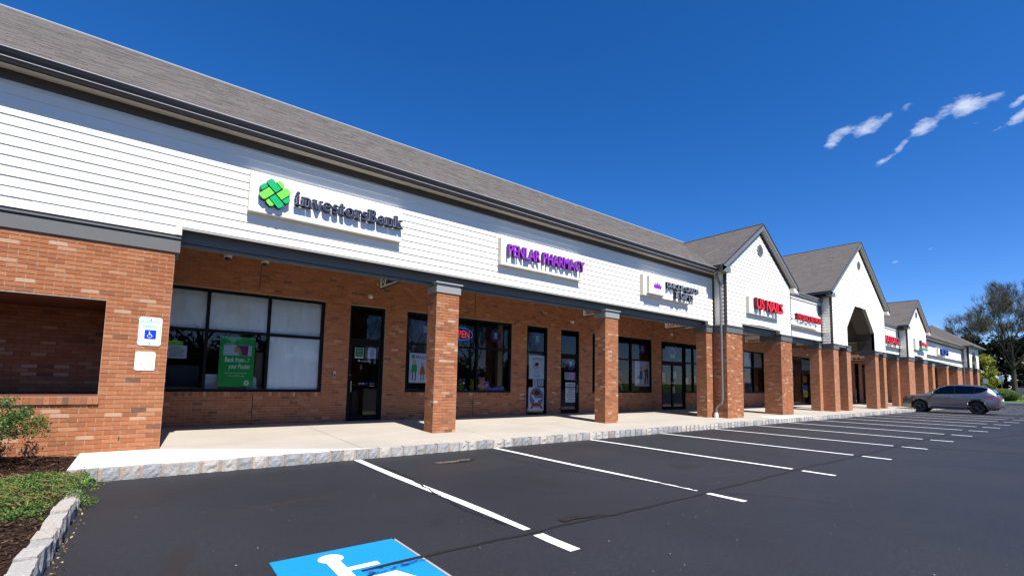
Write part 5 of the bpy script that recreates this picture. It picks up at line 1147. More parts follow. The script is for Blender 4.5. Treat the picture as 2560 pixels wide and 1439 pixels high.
poster('boy_poster', 'lower poster of a cartoon boy with glasses above a red ribbon', 'poster', 10.76, 11.50, .36, 1.205, WP,
  [('orange_ring', flat((.45, .16, .05)), lambda mb: blob(mb, FI, 11.13, .84, .33, .35, .002, 30)), ('blue_oval', flat((.08, .18, .42)), lambda mb: blob(mb, FI, 11.13, .85, .30, .32, .0026, 30)), ('white_coat', flat((.6, .66, .72)), lambda mb: mb.prism([(11.03, .56), (11.23, .56), (11.20, .72), (11.38, .78), (11.38, .83), (11.17, .80), (11.08, .80), (10.92, .98), (10.86, .93), (11.03, .74)], FI, .0032, .0038)),
   ('face', SK, lambda mb: blob(mb, FI, 11.16, .90, .12, .085, .004)), ('hair', HR, lambda mb: (blob(mb, FI, 11.16, 1.0, .14, .10, .0046),)), ('glasses', flat((.01, .01, .01)), lambda mb: [mb.prism(q, FI, .0052, .0056) for c_ in (11.10, 11.22) for q in curve(c_, .885, .045, .045, 0, 360, .016, .016, 0, 12)]),
   ('red_ball', flat((.5, .02, .02)), lambda mb: blob(mb, FI, 10.95, .99, .055, .055, .0046)), ('ribbon', flat((.5, .03, .02)), lambda mb: (mb.prism([(10.92, .50), (11.13, .57), (11.34, .50), (11.34, .60), (11.13, .66), (10.92, .60)], FI, .0046, .0052), mb.prism([(10.84, .42), (10.97, .46), (10.97, .54), (10.87, .52)], FI, .0034, .004), mb.prism([(11.29, .46), (11.42, .42), (11.39, .52), (11.29, .54)], FI, .0034, .004)))])
for x, c_, nm in ((12.53, (.42, .50, .38), 'pale green'), (12.77, (.52, .54, .68), 'white'), (13.00, (.72, .28, .45), 'pink')): poster('notice', nm+' paper in the row of three on the second door', 'notice', x, x+.225, 1.50, 1.795, flat(c_), [('print', INK, lines_(x+.02, x+.2, 1.52, 1.77, 10))], group='three coloured papers on the second door')
poster('handwritten_notice', 'long handwritten white notice on the second door', 'notice', 12.58, 13.18, .65, 1.41, flat((.62, .66, .66)), [('handwriting', INK, lines_(12.60, 13.16, .68, 1.38, 11))])
poster('wheelchair_poster', 'white poster of a cartoon nurse pushing a wheelchair', 'poster', 16.78, 17.82, 1.31, 2.42, flat((.64, .65, .74)),
  [('green_top', flat((.01, .12, .05)), lambda mb: mb.prism([(17.48, 1.75), (17.74, 1.75), (17.72, 2.08), (17.60, 2.08), (17.38, 1.98), (17.40, 1.92), (17.52, 1.94)], FI, .002, .003)), ('purple_top', flat((.2, .08, .28)), lambda mb: mb.prism([(17.12, 1.72), (17.32, 1.72), (17.30, 1.98), (17.15, 1.98)], FI, .002, .003)),
   ('teal_skirt', flat((.01, .22, .30)), lambda mb: mb.prism([(16.92, 1.62), (17.30, 1.62), (17.32, 1.78), (17.0, 1.80)], FI, .003, .004)), ('faces', SK, lambda mb: (blob(mb, FI, 17.63, 2.18, .07, .09, .0032), blob(mb, FI, 17.22, 2.08, .07, .08, .0032))), ('grey_hair', flat((.45, .42, .35)), lambda mb: (blob(mb, FI, 17.22, 2.15, .075, .05, .0038), blob(mb, FI, 17.64, 2.26, .07, .05, .0038))),
   ('trousers', flat((.07, .06, .05)), lambda mb: (mb.prism([(17.46, 1.36), (17.54, 1.36), (17.60, 1.75), (17.50, 1.75)], FI, .002, .003), mb.prism([(17.66, 1.36), (17.74, 1.36), (17.74, 1.75), (17.62, 1.75)], FI, .002, .003))),
   ('wheel', flat((.02, .02, .02)), lambda mb: [mb.prism(q, FI, .0042, .005) for q in curve(17.30, 1.52, .16, .16, 0, 360, .022, .022, 0, 20)+curve(17.08, 1.40, .05, .05, 0, 360, .018, .018, 0, 10)])])
# open sign
S = root('open_sign', (7.9, 13.0, 2.7), 'red neon OPEN sign in a blue oval behind the first free column', 'sign')
FN2 = FRONT(12.985); mb = MB()
for q in curve(7.93, 2.90, .44, .20, 0, 360, .02, .02, 0, 32): mb.prism(q, FN2, 0, .01)
mb.build('blue_tube', flat((.02, .12, .55), .3, .35), S); mb = MB(); put_text(mb, 'OPEN', FN2, 7.60, 8.25, 2.78, 3.01, .0, .012, .004, -.04); mb.build('red_tube', flat((.8, .02, .02), .3, .4), S)
# toys
def plush(name, label, cx, z, col, col2, s_=1., pose='sit', cat='plush toy', y=13.14):
    S = root(name, (cx, y, z), label, cat, 'plush toys in the shop window'); m1, m2 = flat(col, .95), flat(col2, .95)
    mb = MB(); mb.sphere((cx, y, z+.11*s_), .11*s_, 12, 8, (1, .85, 1.05)); mb.build('body', m1, S, True)
    mb = MB(); mb.sphere((cx, y-.03*s_, z+.28*s_), .095*s_, 12, 8); mb.build('head', m1, S, True)
    for q in (-1, 1):
        mb = MB(); mb.sphere((cx+q*.07*s_, y-.02, z+.36*s_), .035*s_, 8, 6); mb.build('ear', m2, S, True)
        mb = MB(); mb.sphere((cx+q*.09*s_, y-.08*s_, z+.04*s_), .045*s_, 8, 6, (1, 1.3, .9)); mb.build('foot', m2, S, True)
        mb = MB(); mb.sphere((cx+q*.11*s_, y-.05*s_, z+.15*s_), .035*s_, 8, 6, (1, 1, 1.6)); mb.build('arm', m1, S, True)
    mb = MB(); mb.sphere((cx, y-.11*s_, z+.26*s_), .045*s_, 8, 6); mb.build('muzzle', m2, S, True)
    mb = MB(); [mb.sphere((cx+q*.035*s_, y-.115*s_, z+.31*s_), .012*s_, 6, 4) for q in (-1, 1)]; mb.build('eyes', flat((.01, .01, .01), .2), S)
ZS = ZB+.02
plush('plush_puppy', 'tan plush puppy in a pink vest at the middle of the toy window', 8.86, ZS, (.62, .36, .16), (.70, .22, .35), 1.25); plush('plush_bear', 'yellow plush toy behind the pink vested puppy', 8.62, ZS, (.45, .30, .03), (.02, .2, .35), 1.1, y=13.3); plush('plush_cat', 'lavender plush toy right of the tan puppy', 9.06, ZS, (.26, .24, .55), (.35, .33, .62), .9)
plush('plush_dog', 'green and brown plush toy left of the window bar', 8.02, ZS, (.10, .22, .04), (.25, .10, .04), .95); plush('plush_horse', 'dark plush toy with white face left of the window bar', 8.20, ZS, (.12, .05, .03), (.6, .6, .6), 1.05, y=13.3)
S = root('plush_zebra', (7.62, 13.15, ZS), 'striped plush zebra lying on the sill beside the first free column', 'plush toy', 'plush toys in the shop window')
mb = MB(); nS = 15
for i in range(nS):
    mb.m = i % 2; a0_, a1_ = i/nS, (i+1)/nS; r0_ = .125*sqrt(max(.05, 1-(2*a0_-1)**2)); r1_ = .125*sqrt(max(.05, 1-(2*a1_-1)**2)); mb.tube((7.30+.62*a0_, 13.16, ZS+.11), (7.30+.62*a1_, 13.16, ZS+.11), r0_, r1_, 12)
mb.build('striped_body', [flat((.55, .6, .58), .9), flat((.03, .04, .04), .9)], S); mb = MB(); mb.sphere((7.30, 13.1, ZS+.17), .09, 10, 7); mb.build('head', flat((.5, .55, .53), .9), S, True)
for q in (7.42, 7.78): mb = MB(); mb.path([(q, 13.05, ZS+.04), (q+.08, 12.98, ZS+.02)], .03, 8); mb.build('leg', flat((.5, .55, .53), .9), S)
S = root('plush_rabbit', (9.5, 13.1, ZS), 'long lavender plush lying at the right end of the toy window', 'plush toy', 'plush toys in the shop window')
mb = MB(); mb.path([(9.15, 13.12, ZS+.10), (9.3, 13.12, ZS+.06), (9.5, 13.12, ZS+.09), (9.65, 13.12, ZS+.06), (9.8, 13.12, ZS+.05)], [.05, .06, .085, .06, .05], 10); mb.build('body', flat((.30, .30, .62), .9), S, True)
mb = MB(); mb.sphere((9.70, 13.1, ZS+.12), .075, 10, 7); mb.build('head', flat((.32, .32, .64), .9), S, True)
for i, x in enumerate((7.50, 7.78)):
    S = root('display_stand', (x, 13.5, .2), 'left pole of the toy rack hung with bright toys' if i == 0 else 'right pole of the toy rack near the OPEN sign', 'display stand', 'poles of the toy rack'); mb = MB(); mb.path([(x, 13.5, .2), (x, 13.5, 2.0)], .022, 8); mb.build('pole', flat((.35, .42, .48)), S)
    for j in range(7): mb = MB(); mb.sphere((x+rnd.uniform(-.1, .1), 13.45, 1.25+.12*j), .06, 8, 6); mb.build('hung_toy', flat([(.02, .2, .4), (.3, .02, .15), (.03, .3, .06), (.25, .25, .3), (.02, .1, .4)][j % 5], .9), S, True)
S = root('floor_lamp', (9.0, 13.7, .2), 'thin white stand with tall pale shade inside the toy window', 'stand'); mb = MB(); mb.path([(9.0, 13.7, .2), (9.0, 13.7, 1.95)], .018, 8); mb.build('pole', flat((.35, .38, .4)), S); mb = MB(); mb.path([(9.0, 13.7, 1.95), (9.0, 13.7, 2.05), (9.0, 13.7, 2.42)], [.05, .07, .03], 10); mb.build('shade', flat((.25, .24, .22)), S)
S = root('beige_column', (9.75, 13.3, .2), 'beige post inside the right end of the toy window', 'post'); mb = MB(); mb.box((9.55, 13.15, .2), (9.75, 13.3, 3.8)); mb.build('shaft', flat((.26, .19, .11)), S)
S = root('dog_statue', (15.9, 13.2, ZS), 'brown sitting dog statue in the window behind the second column', 'statue'); DB = flat((.22, .09, .04), .8)
mb = MB(); mb.path([(15.55, 13.25, ZS+.05), (15.75, 13.25, ZS+.28), (16.0, 13.22, ZS+.52), (16.08, 13.2, ZS+.72)], [.16, .17, .12, .08], 12); mb.build('body', DB, S, True); mb = MB(); mb.sphere((16.12, 13.18, ZS+.80), .10, 10, 7, (1.1, .8, .9)); mb.sphere((16.23, 13.18, ZS+.77), .05, 8, 6, (1.3, .8, .8)); mb.build('head', DB, S, True)
for q in (0, .12): mb = MB(); mb.path([(16.02+q*.5, 13.15+q, ZS+.45), (16.12+q*.6, 13.13+q, ZS+.2), (16.20+q*.6, 13.1+q, ZS+.01)], [.05, .035, .03], 8); mb.build('front_leg', flat((.45, .38, .30), .8), S, True)
S = root('pink_balloon', (15.9, 13.4, 1.9), 'dark pink heart balloon above the dog statue', 'balloon'); mb = MB(); mb.sphere((15.95, 13.4, 2.1), .10, 10, 7, (1, .5, 1.2)); mb.build('balloon', flat((.35, .01, .09), .3), S, True)
# nail salon door papers, box sign
poster('notice', 'small paper left of the middle on the salon doors', 'notice', 18.80, 19.02, 1.55, 1.95, flat((.45, .46, .52)), [('print', INK, lines_(18.82, 19.0, 1.58, 1.9, 7))])
poster('notice', 'paper taped at the right salon door', 'notice', 19.62, 19.90, 1.72, 2.02, flat((.50, .50, .62)), [('print', INK, lines_(19.64, 19.88, 1.75, 2.0, 7))])
poster('salon_window_sign', 'dark square sign with purple roof shape and green script over the salon doors', 'sign', 19.2, 20.0, 2.62, 3.28, flat((.035, .03, .025)), [('purple_roof', flat((.12, .02, .30), .5, .15), lambda mb: (mb.prism([(19.28, 2.9), (19.38, 2.9), (19.62, 3.15), (19.6, 3.22)], FI, .002, .003), mb.prism([(19.6, 3.22), (19.58, 3.12), (19.84, 2.9), (19.94, 2.9)], FI, .002, .0032))), ('green_script', flat((.01, .30, .04), .5, .2), lambda mb: put_text(mb, 'Nail', FI, 19.42, 19.8, 2.68, 2.86, .003, None, .01))])
for i, (u, v, c_, l_) in enumerate(((20.45, 2.15, (.5, .52, .5), 'white flyer at the top of the salon side window'), (20.5, 1.75, (.1, .3, .35), 'teal flyer in the middle of the salon side window'), (20.7, 1.45, (.5, .42, .4), 'flyer with a portrait in the salon side window'), (21.4, 1.55, (.35, .42, .05), 'yellow green strip in the salon side window'), (21.9, 1.35, (.30, .08, .25), 'magenta panel low in the salon side window'))):
    poster('flyer', l_, 'flyer', u, u+.22, v, v+.30, flat(c_), group='flyers in the salon side window')
S = root('beige_cabinet', (18.95, 13.3, .2), 'tall narrow beige post inside the salon doors', 'post'); mb = MB(); mb.box((18.85, 13.2, .2), (19.05, 13.4, 1.45)); mb.build('shaft', flat((.30, .25, .18)), S)
S = root('window_blind', (27.1, 13.0, ZD), 'white blinds in the upper panes behind the first gable', 'blind')
for a, b in ((W(25.95)+.06, 27.54), (27.62, W(28.45)-.06)): mb = MB(); mb.quad((a, 12.97, ZD+.03), (b, 12.97, ZD+.03), (b, 12.97, ZT-.05), (a, 12.97, ZT-.05)); mb.build('blind_panel', flat((.45, .50, .48)), S)
S = root('trophy_row', (27.2, 13.3, ZS), 'row of small trophies on the sill behind the first gable', 'trophies')
for i in range(14): x = 26.5+i*.17; h = rnd.uniform(.25, .5); mb = MB(); mb.path([(x, 13.2, ZS), (x, 13.2, ZS+.08), (x, 13.2, ZS+h*.7), (x, 13.2, ZS+h)], [.05, .02, .015, .035], 6); mb.build('trophy', flat([(.5, .5, .42), (.35, .4, .5), (.5, .38, .15)][i % 3], .3), S)
poster('dance_transom_sign', 'grey lettered sign in the transom of the dance studio door', 'sign', 34.5, 35.9, ZD+.08, ZT-.15, flat((.30, .36, .32)), [('print', INK, lambda mb: put_text(mb, 'Dance', FI, 34.7, 35.7, 2.9, 3.1, .0026))])
poster('sun_poster', 'yellow and blue poster low on the dance studio door', 'poster', 34.7, 35.3, .75, 1.55, flat((.62, .55, .08)), [('blue_field', flat((.02, .15, .5)), lambda mb: fbox(mb, FI, 34.7, 35.3, 1.22, 1.55, .002, .003)), ('diamond', flat((.02, .15, .4)), lambda mb: mb.prism([(35.0, .82), (35.09, .98), (35.0, 1.14), (34.91, .98)], FI, .002, .003))])
poster('orange_poster', 'orange round poster above the blue poster on the dance door', 'poster', 34.65, 35.25, 1.75, 2.15, flat((.5, .22, .03)))
# ================================================================ PARKED CAR
CX, CY0 = 39.95, 8.78      # centre line, front bumper; the car noses towards the shops (+y)
k = NT('car_paint', .28, .5, .75); k.color(k.mix(k.math('MULTIPLY', k.noise(400, 1), .2), (.165, .178, .205), (.25, .265, .29))); k.b.inputs['Coat Weight'].default_value = .6; k.b.inputs['Coat Roughness'].default_value = .05; M_CAR = k.m
M_CLAD = mat('black_cladding', (.018, .018, .02), .6); M_TYRE = mat('tyre_rubber', (.015, .015, .016), .8); M_RIM = mat('alloy_rim', (.10, .10, .105), .3, .9); M_LAMP = mat('tail_lamp', (.38, .008, .012), .15, 0, .6); M_HEAD = mat('head_lamp', (.5, .5, .52), .1, 0, .6)
CAR = root('parked_car', (CX, CY0-2.3, 0), 'silver grey crossover parked nose-in at the kerb near the far end', 'car')
WB = (.93, 3.63); RW = .365
def lerp_tab(t_, s_):
    for (a, va), (b, vb) in zip(t_, t_[1:]):
        if s_ <= b: return va+(vb-va)*(s_-a)/(b-a)
    return t_[-1][1]
TOP = [(0, .62), (.04, .80), (.18, .92), (.55, 1.02), (1.05, 1.10), (1.30, 1.16), (1.62, 1.36), (1.95, 1.54), (2.25, 1.635), (2.6, 1.675), (3.1, 1.685), (3.6, 1.66), (3.95, 1.61), (4.12, 1.57), (4.30, 1.42), (4.50, 1.19), (4.60, 1.05), (4.66, .90), (4.69, .6)]
BOT = [(0, .36), (.1, .26), (.5, .22), (4.2, .24), (4.55, .32), (4.69, .46)]
WID = [(0, .66), (.08, .78), (.25, .87), (.6, .925), (1.2, .94), (3.4, .94), (4.1, .92), (4.45, .86), (4.62, .78), (4.69, .68)]
def hw(s_, z):
    w_ = lerp_tab(WID, s_)
    if z > 1.02: return w_*(.975-.36*(z-1.02)/.66)
    if z > .72: return w_*(1-.025*(z-.72)/.3)
    return w_*(1-.03*(.72-z)/.5)
def arch_z(s_):
    z = lerp_tab(BOT, s_)
    for c_ in WB:
        if abs(s_-c_) < .43: z = max(z, RW+sqrt(.43**2-(s_-c_)**2)*.98)
    return z
st = sorted(set([a for a, _ in TOP]+[a for a, _ in WID]+[c_+q for c_ in WB for q in (-.43, -.425, -.40, -.36, -.28, -.18, -.08, 0, .08, .18, .28, .36, .40, .425, .43)]+[x*.22 for x in range(22)]))
st = [s_ for s_ in st if s_ <= 4.69]
rings = []
for s_ in st:
    zt, zb_ = lerp_tab(TOP, s_), arch_z(s_); zs = [zb_, zb_+.04, .50, .72, .90, 1.02]; zs = [max(zb_, min(z, zt-.05+.006*i)) for i, z in enumerate(zs)]
    ze_ = max(zs[-1], zt-.045); half = [(0, zb_)] + [(hw(s_, z)*(.97 if i == 0 else 1), z) for i, z in enumerate(zs)] + [(hw(s_, ze_)-.02, ze_), (max(.1, hw(s_, zt)-.12), zt-.008), (0, zt)]
    rings.append([(x, s_, z) for x, z in half])
mb = MB(); n_h = len(rings[0])
for sgn in (-1, 1):
    base = len(mb.v)
    for r_ in rings: mb.v += [(CX+sgn*x, CY0-s_, z) for x, s_, z in r_]
    for i in range(len(rings)-1):
        for j in range(n_h-1):
            a, b, c_, d = base+i*n_h+j, base+i*n_h+j+1, base+(i+1)*n_h+j+1, base+(i+1)*n_h+j
            mb.f.append((a, d, c_, b) if sgn > 0 else (a, b, c_, d)); mb.t.append(.5)
            z_ = sum(mb.v[q][2] for q in (a, b, c_, d))/4; sm = -(sum(mb.v[q][1] for q in (a, b, c_, d))/4-CY0)
            clad = z_ < .38 or (any(abs(sm-w_) < .52 and z_ < arch_z(sm)+.075 and z_ < .86 and j <= 2 for w_ in WB))
            mb.mi.append(1 if clad or j == 0 else 0)
    for e, rv in ((0, sgn > 0), (len(rings)-1, sgn < 0)):
        f = [base+e*n_h+j for j in range(n_h)]; mb.f.append(tuple(f if rv else f[::-1])); mb.t.append(.5); mb.mi.append(0)
body = mb.build('body', [M_CAR, M_CLAD], CAR, True)
mb = MB(); mb.box((CX-.70, CY0-4.4, .25), (CX+.70, CY0-.3, .8)); mb.build('underbody', M_CLAD, CAR)
def side_poly(pts, name, m, parent, off=.006, both=True):
    for sgn in ((-1, 1) if both else (-1,)):
        mb = MB(); P = [(CX+sgn*(hw(s_, z)+off), CY0-s_, z) for s_, z in pts]
        c_ = Vector([sum(p[i] for p in P)/len(P) for i in range(3)]); c_.x += sgn*.002
        for i in range(len(P)): mb.quad(P[i], P[(i+1) % len(P)], tuple(c_))
        mb.build(name, m, parent)
side_poly([(1.62, 1.10), (2.02, 1.13), (2.62, 1.15), (2.62, 1.585), (2.3, 1.57), (2.0, 1.47), (1.72, 1.30)], 'front_door_glass', M_CARGLASS, CAR)
side_poly([(2.68, 1.15), (3.52, 1.19), (3.58, 1.54), (3.2, 1.585), (2.68, 1.588)], 'rear_door_glass', M_CARGLASS, CAR)
side_poly([(3.57, 1.20), (3.85, 1.27), (4.12, 1.42), (4.0, 1.47), (3.62, 1.53)], 'quarter_glass', M_CARGLASS, CAR)
mb = MB()
for sgn in (-1, 1):
    P = [(1.55, 1.075), (2.02, 1.105), (3.55, 1.165), (3.9, 1.25), (4.2, 1.43), (4.03, 1.50), (3.6, 1.575), (2.9, 1.615), (2.25, 1.60), (1.95, 1.475), (1.62, 1.22)]
    Q = [(CX+sgn*(hw(s_, z)+.003), CY0-s_, z) for s_, z in P]; c_ = (CX+sgn*(hw(2.8, 1.35)+.003), CY0-2.8, 1.35)
    for i in range(len(Q)): mb.quad(Q[i], Q[(i+1) % len(Q)], c_)
mb.build('window_surround', mat('black_gloss', (.01, .01, .012), .15), CAR)
def top_poly(s0, s1, name, inset=.14, m=M_CARGLASS, off=.007):
    mb = MB(); n = 5; L_ = []
    for i in range(n+1): s_ = s0+(s1-s0)*i/n; z = lerp_tab(TOP, s_); w_ = hw(s_, z)-inset; L_.append((w_, s_, z))
    for (w0, a, z0), (w1, b, z1) in zip(L_, L_[1:]): mb.quad((CX-w0, CY0-a, z0+off), (CX+w0, CY0-a, z0+off), (CX+w1, CY0-b, z1+off), (CX-w1, CY0-b, z1+off))
    mb.build(name, m, CAR)
top_poly(1.33, 2.1, 'windscreen'); top_poly(4.16, 4.54, 'rear_window', .10)
side_poly([(3.95, 1.00), (4.25, 1.01), (4.60, .99), (4.60, .90), (4.42, .84), (4.15, .93)], 'tail_lamp', M_LAMP, CAR, .012)
for sgn in (-1, 1):
    mb = MB(); mb.quad((CX+sgn*.74, CY0-4.62, .99), (CX+sgn*.40, CY0-4.655, .97), (CX+sgn*.42, CY0-4.67, .88), (CX+sgn*.76, CY0-4.62, .86)); mb.build('tail_lamp', M_LAMP, CAR)
side_poly([(.10, .80), (.42, .93), (.55, .92), (.30, .80)], 'head_lamp', M_HEAD, CAR, .012)
side_poly([(4.40, .60), (4.60, .62), (4.62, .56), (4.42, .54)], 'rear_reflector', M_LAMP, CAR, .012)
mb = MB(); mb.box((CX-.55, CY0-4.72, .34), (CX+.55, CY0-4.60, .42)); mb.build('rear_skid_plate', M_CHROME, CAR)
mb = MB(); mb.box((CX-.28, CY0-4.70, .76), (CX+.28, CY0-4.66, .88)); mb.build('number_plate', WHT, CAR)
mb = MB(); mb.box((CX-.60, CY0-4.30, 1.585), (CX+.60, CY0-4.10, 1.61)); mb.build('roof_spoiler', M_CAR, CAR)
mb = MB(); mb.quad((CX-.5, CY0+.005, .8), (CX+.5, CY0+.005, .8), (CX+.45, CY0+.005, .5), (CX-.45, CY0+.005, .5)); mb.build('grille', M_CLAD, CAR)
for sgn in (-1, 1):
    for s_ in (2.42, 3.36):
        mb = MB(); x = CX+sgn*(hw(s_, .98)+.02); mb.path([(x-sgn*.02, CY0-s_+.09, .975), (x, CY0-s_+.06, .978), (x, CY0-s_-.06, .98), (x-sgn*.02, CY0-s_-.09, .98)], .013, 6); mb.build('door_handle', M_CHROME, CAR)
    mb = MB(); mb.sphere((CX+sgn*1.02, CY0-1.62, 1.14), .10, 10, 7, (1.0, .7, .75)); mm = mb.build('door_mirror', M_CAR, CAR, True); mb = MB(); mb.box((min(CX+sgn*.88, CX+sgn*1.0), CY0-1.65, 1.08), (max(CX+sgn*.88, CX+sgn*1.0), CY0-1.59, 1.11)); mb.build('mirror_arm', M_CLAD, mm)
    mb = MB()
    for s_, z0, z1 in ((1.42, .42, 1.08), (2.65, .42, 1.14), (3.42, .75, 1.16)):
        for q in range(4): za, zb_ = z0+(z1-z0)*q/4, z0+(z1-z0)*(q+1)/4; e = sgn*.0025; mb.quad((CX+sgn*hw(s_, za)+e, CY0-s_, za), (CX+sgn*hw(s_, za)+e, CY0-s_-.008, za), (CX+sgn*hw(s_, zb_)+e, CY0-s_-.008, zb_), (CX+sgn*hw(s_, zb_)+e, CY0-s_, zb_))
    mb.build('door_seam', M_CLAD, CAR)
    mb = MB()
    for q in range(8): a, b = 1.35+q*.25, 1.35+(q+1)*.25; mb.quad(*[(CX+sgn*(hw(s_, z)+.012), CY0-s_, z) for s_, z in ((a, .40), (b, .40), (b, .445), (a, .445))])
    mb.build('sill_trim', mat('sill_silver', (.35, .36, .38), .4, .6), CAR)
mb = MB(); mb.prism([(0, 0), (.12, 0), (.11, .05)], frame((CX, CY0-3.95, 1.60), (0, -1, 0), (0, 0, 1), (1, 0, 0)), -.015, .015); mb.build('aerial_fin', M_CAR, CAR)
for sgn in (-1, 1):
    for wc in WB:
        mb = MB(); x0 = CX+sgn*.905; x1 = CX+sgn*.68; y = CY0-wc; N = 28
        def ringw(x, r): return [(x, y+r*cos(2*pi*i/N), .365+r*sin(2*pi*i/N)) for i in range(N)]
        R_ = [ringw(x1, .25), ringw(x1, .35), ringw(x1+sgn*.02, RW), ringw(x0-sgn*.02, RW), ringw(x0, .35), ringw(x0, .262)]
        for a, b in zip(R_, R_[1:]):
            for i in range(N): j = (i+1) % N; mb.quad(a[i], a[j], b[j], b[i])
        wh = mb.build('wheel', M_TYRE, CAR, False)
        mb = MB(); a, b = ringw(x0-sgn*.003, .263), ringw(x0-sgn*.003, .235)
        for i in range(N): j = (i+1) % N; mb.quad(a[i], a[j], b[j], b[i])
        for q in range(5):
            an = 2*pi*q/5+.3
            for off in (-.16, .16): mb.path([(x0-sgn*.01, y+.05*cos(an+off*2), .365+.05*sin(an+off*2)), (x0-sgn*.02, y+.245*cos(an+off), .365+.245*sin(an+off))], .014, 6)
        mb.path([(x0-sgn*.03, y, .365), (x0+sgn*.0, y, .365)], .055, 12); mb.build('rim', M_RIM, wh)
        mb = MB(); c_ = ringw(x0-sgn*.06, .25); mb.quad(*c_); mb.path([(x0-sgn*.06, y, .365), (x0-sgn*.045, y, .365)], .15, 16); mb.build('brake_disc', M_DARK, wh)

# ================================================================ PLANTS
rn = random.Random(21)
# mulch bed: a low mound between the kerb, the walk and the wall
mb = MB(); X = [-7+.25*i for i in range(26)]+[-.60]; Y_ = [0+.25*i for i in range(39)]+[9.66]
def bz(x, y):
    e = .12+.05*noise.noise(Vector((x*1.3, y*1.3, 0)))+.012*noise.noise(Vector((x*9, y*9, 3)))
    return e+(.05 if y > 8.4 else 0)*min(1, (-.6-x)/1.0)
X = [x for x in X if x < -.74]+[-.72, -.60]; idx = {}
for i, x in enumerate(X):
    for j, y in enumerate(Y_):
        xx = min(x, -.745 if y > 8.1 else -.60); idx[i, j] = len(mb.v); mb.v.append((xx, y, bz(xx, y) if xx < -.76 or y < 8.1 else .13))
for i in range(len(X)-1):
    for j in range(len(Y_)-1): mb.f.append((idx[i, j], idx[i+1, j], idx[i+1, j+1], idx[i, j+1])); mb.t.append(.5); mb.mi.append(0)
tag(mb.build('mulch_bed', M_MULCH, None, True), kind='structure')
mb = MB()
for i in range(9000):
    y = rn.uniform(3.4, 9.6); x = -.62-abs(rn.gauss(0, 1.0)) if y < 8.1 else -.78-abs(rn.gauss(0, .9))
    l, h = rn.uniform(.015, .06), rn.uniform(.005, .014); a = rn.uniform(0, 6.28); c_, s_ = cos(a), sin(a); z = bz(x, y)+rn.uniform(.0, .012); tz = rn.uniform(-.5, .5)*l; mb.cur = rn.random()**2
    mb.quad((x-c_*l/2+s_*h/2, y-s_*l/2-c_*h/2, z), (x+c_*l/2+s_*h/2, y+s_*l/2-c_*h/2, z+tz), (x+c_*l/2-s_*h/2, y+s_*l/2+c_*h/2, z+tz+.004), (x-c_*l/2-s_*h/2, y-s_*l/2+c_*h/2, z+.004))
tag(mb.build('bark_chips', M_CHIP), kind='stuff')
# creeping ground cover spilling over the kerb
mb = MB(); 
def cover(x, y):
    d = min(y-5.70-.25*sin(x*3.1)-.15*sin(x*7), 8.02-y+.12*sin(x*5)+.25*max(0, -1.2-x)); edge = -.42+.09*sin(y*5)+.05*sin(y*13)
    if y > 7.9: edge = -.50
    if y < 6.5: edge = -.62
    return min(d, (edge-x)*1.2+.02)
clumps = [(rn.uniform(-4.6, -.4), rn.uniform(5.5, 8.2), rn.uniform(.04, .13), rn.uniform(0, .5)) for _ in range(1250)]
for cx, cy, ch, ct in clumps:
    if cover(cx, cy) < 0: continue
    nl = int(56 if cx > -2.2 else 16)
    for _ in range(nl):
        x, y = cx+rn.gauss(0, .07), cy+rn.gauss(0, .07); d = cover(x, y)
        if d < -.03: continue
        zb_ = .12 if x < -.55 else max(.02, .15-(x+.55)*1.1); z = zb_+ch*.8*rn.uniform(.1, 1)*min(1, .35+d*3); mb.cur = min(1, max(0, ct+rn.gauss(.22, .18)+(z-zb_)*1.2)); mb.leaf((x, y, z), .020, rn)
tag(mb.build('ground_cover', M_GCOV), kind='stuff')
mb = MB()
for _ in range(240):
    x, y = rn.uniform(-1.9, -.5), rn.uniform(6.1, 7.9); a = rn.uniform(0, 6.28); mb.cur = .97; mb.path([(x, y, .18), (x+.1*cos(a), y+.1*sin(a), .21)], .002, 3, False)
tag(mb.build('dry_stems', flat((.25, .15, .07))), kind='stuff')
# leaf litter along the foot of the kerb
mb = MB()
for _ in range(260):
    y = rn.uniform(1.5, 7.9); x = -.46+abs(rn.gauss(0, .035)); mb.cur = rn.random(); mb.leaf((x, y, .006), .022, rn)
for _ in range(260):
    x = rn.uniform(-.5, 9); y = 8.035-abs(rn.gauss(0, .03)); mb.cur = rn.random(); mb.leaf((x, y, .006), .016, rn)
LIT = leafmat('dry_litter', [(0, (.10, .05, .02)), (.5, (.28, .15, .06)), (.8, (.35, .30, .15)), (1, (.55, .5, .4))], .8); tag(mb.build('leaf_litter', LIT), kind='stuff')
S = root('green_leaf_scrap', (-.56, 8.1, .03), 'bright green crumpled leaf lying at the kerb corner', 'leaf'); mb = MB(); NX = 8
pts_ = [[(-.66+.22*i/NX, 8.02+.10*j/4-.02*i/NX, .03+.035*sin(i*1.1+j)+.02*noise.noise(Vector((i*.7, j*.9, 5)))+.012*j) for j in range(5)] for i in range(NX+1)]
for i in range(NX):
    for j in range(4): mb.quad(pts_[i][j], pts_[i+1][j], pts_[i+1][j+1], pts_[i][j+1])
mb.build('blade', flat((.16, .42, .03), .5), S, True)

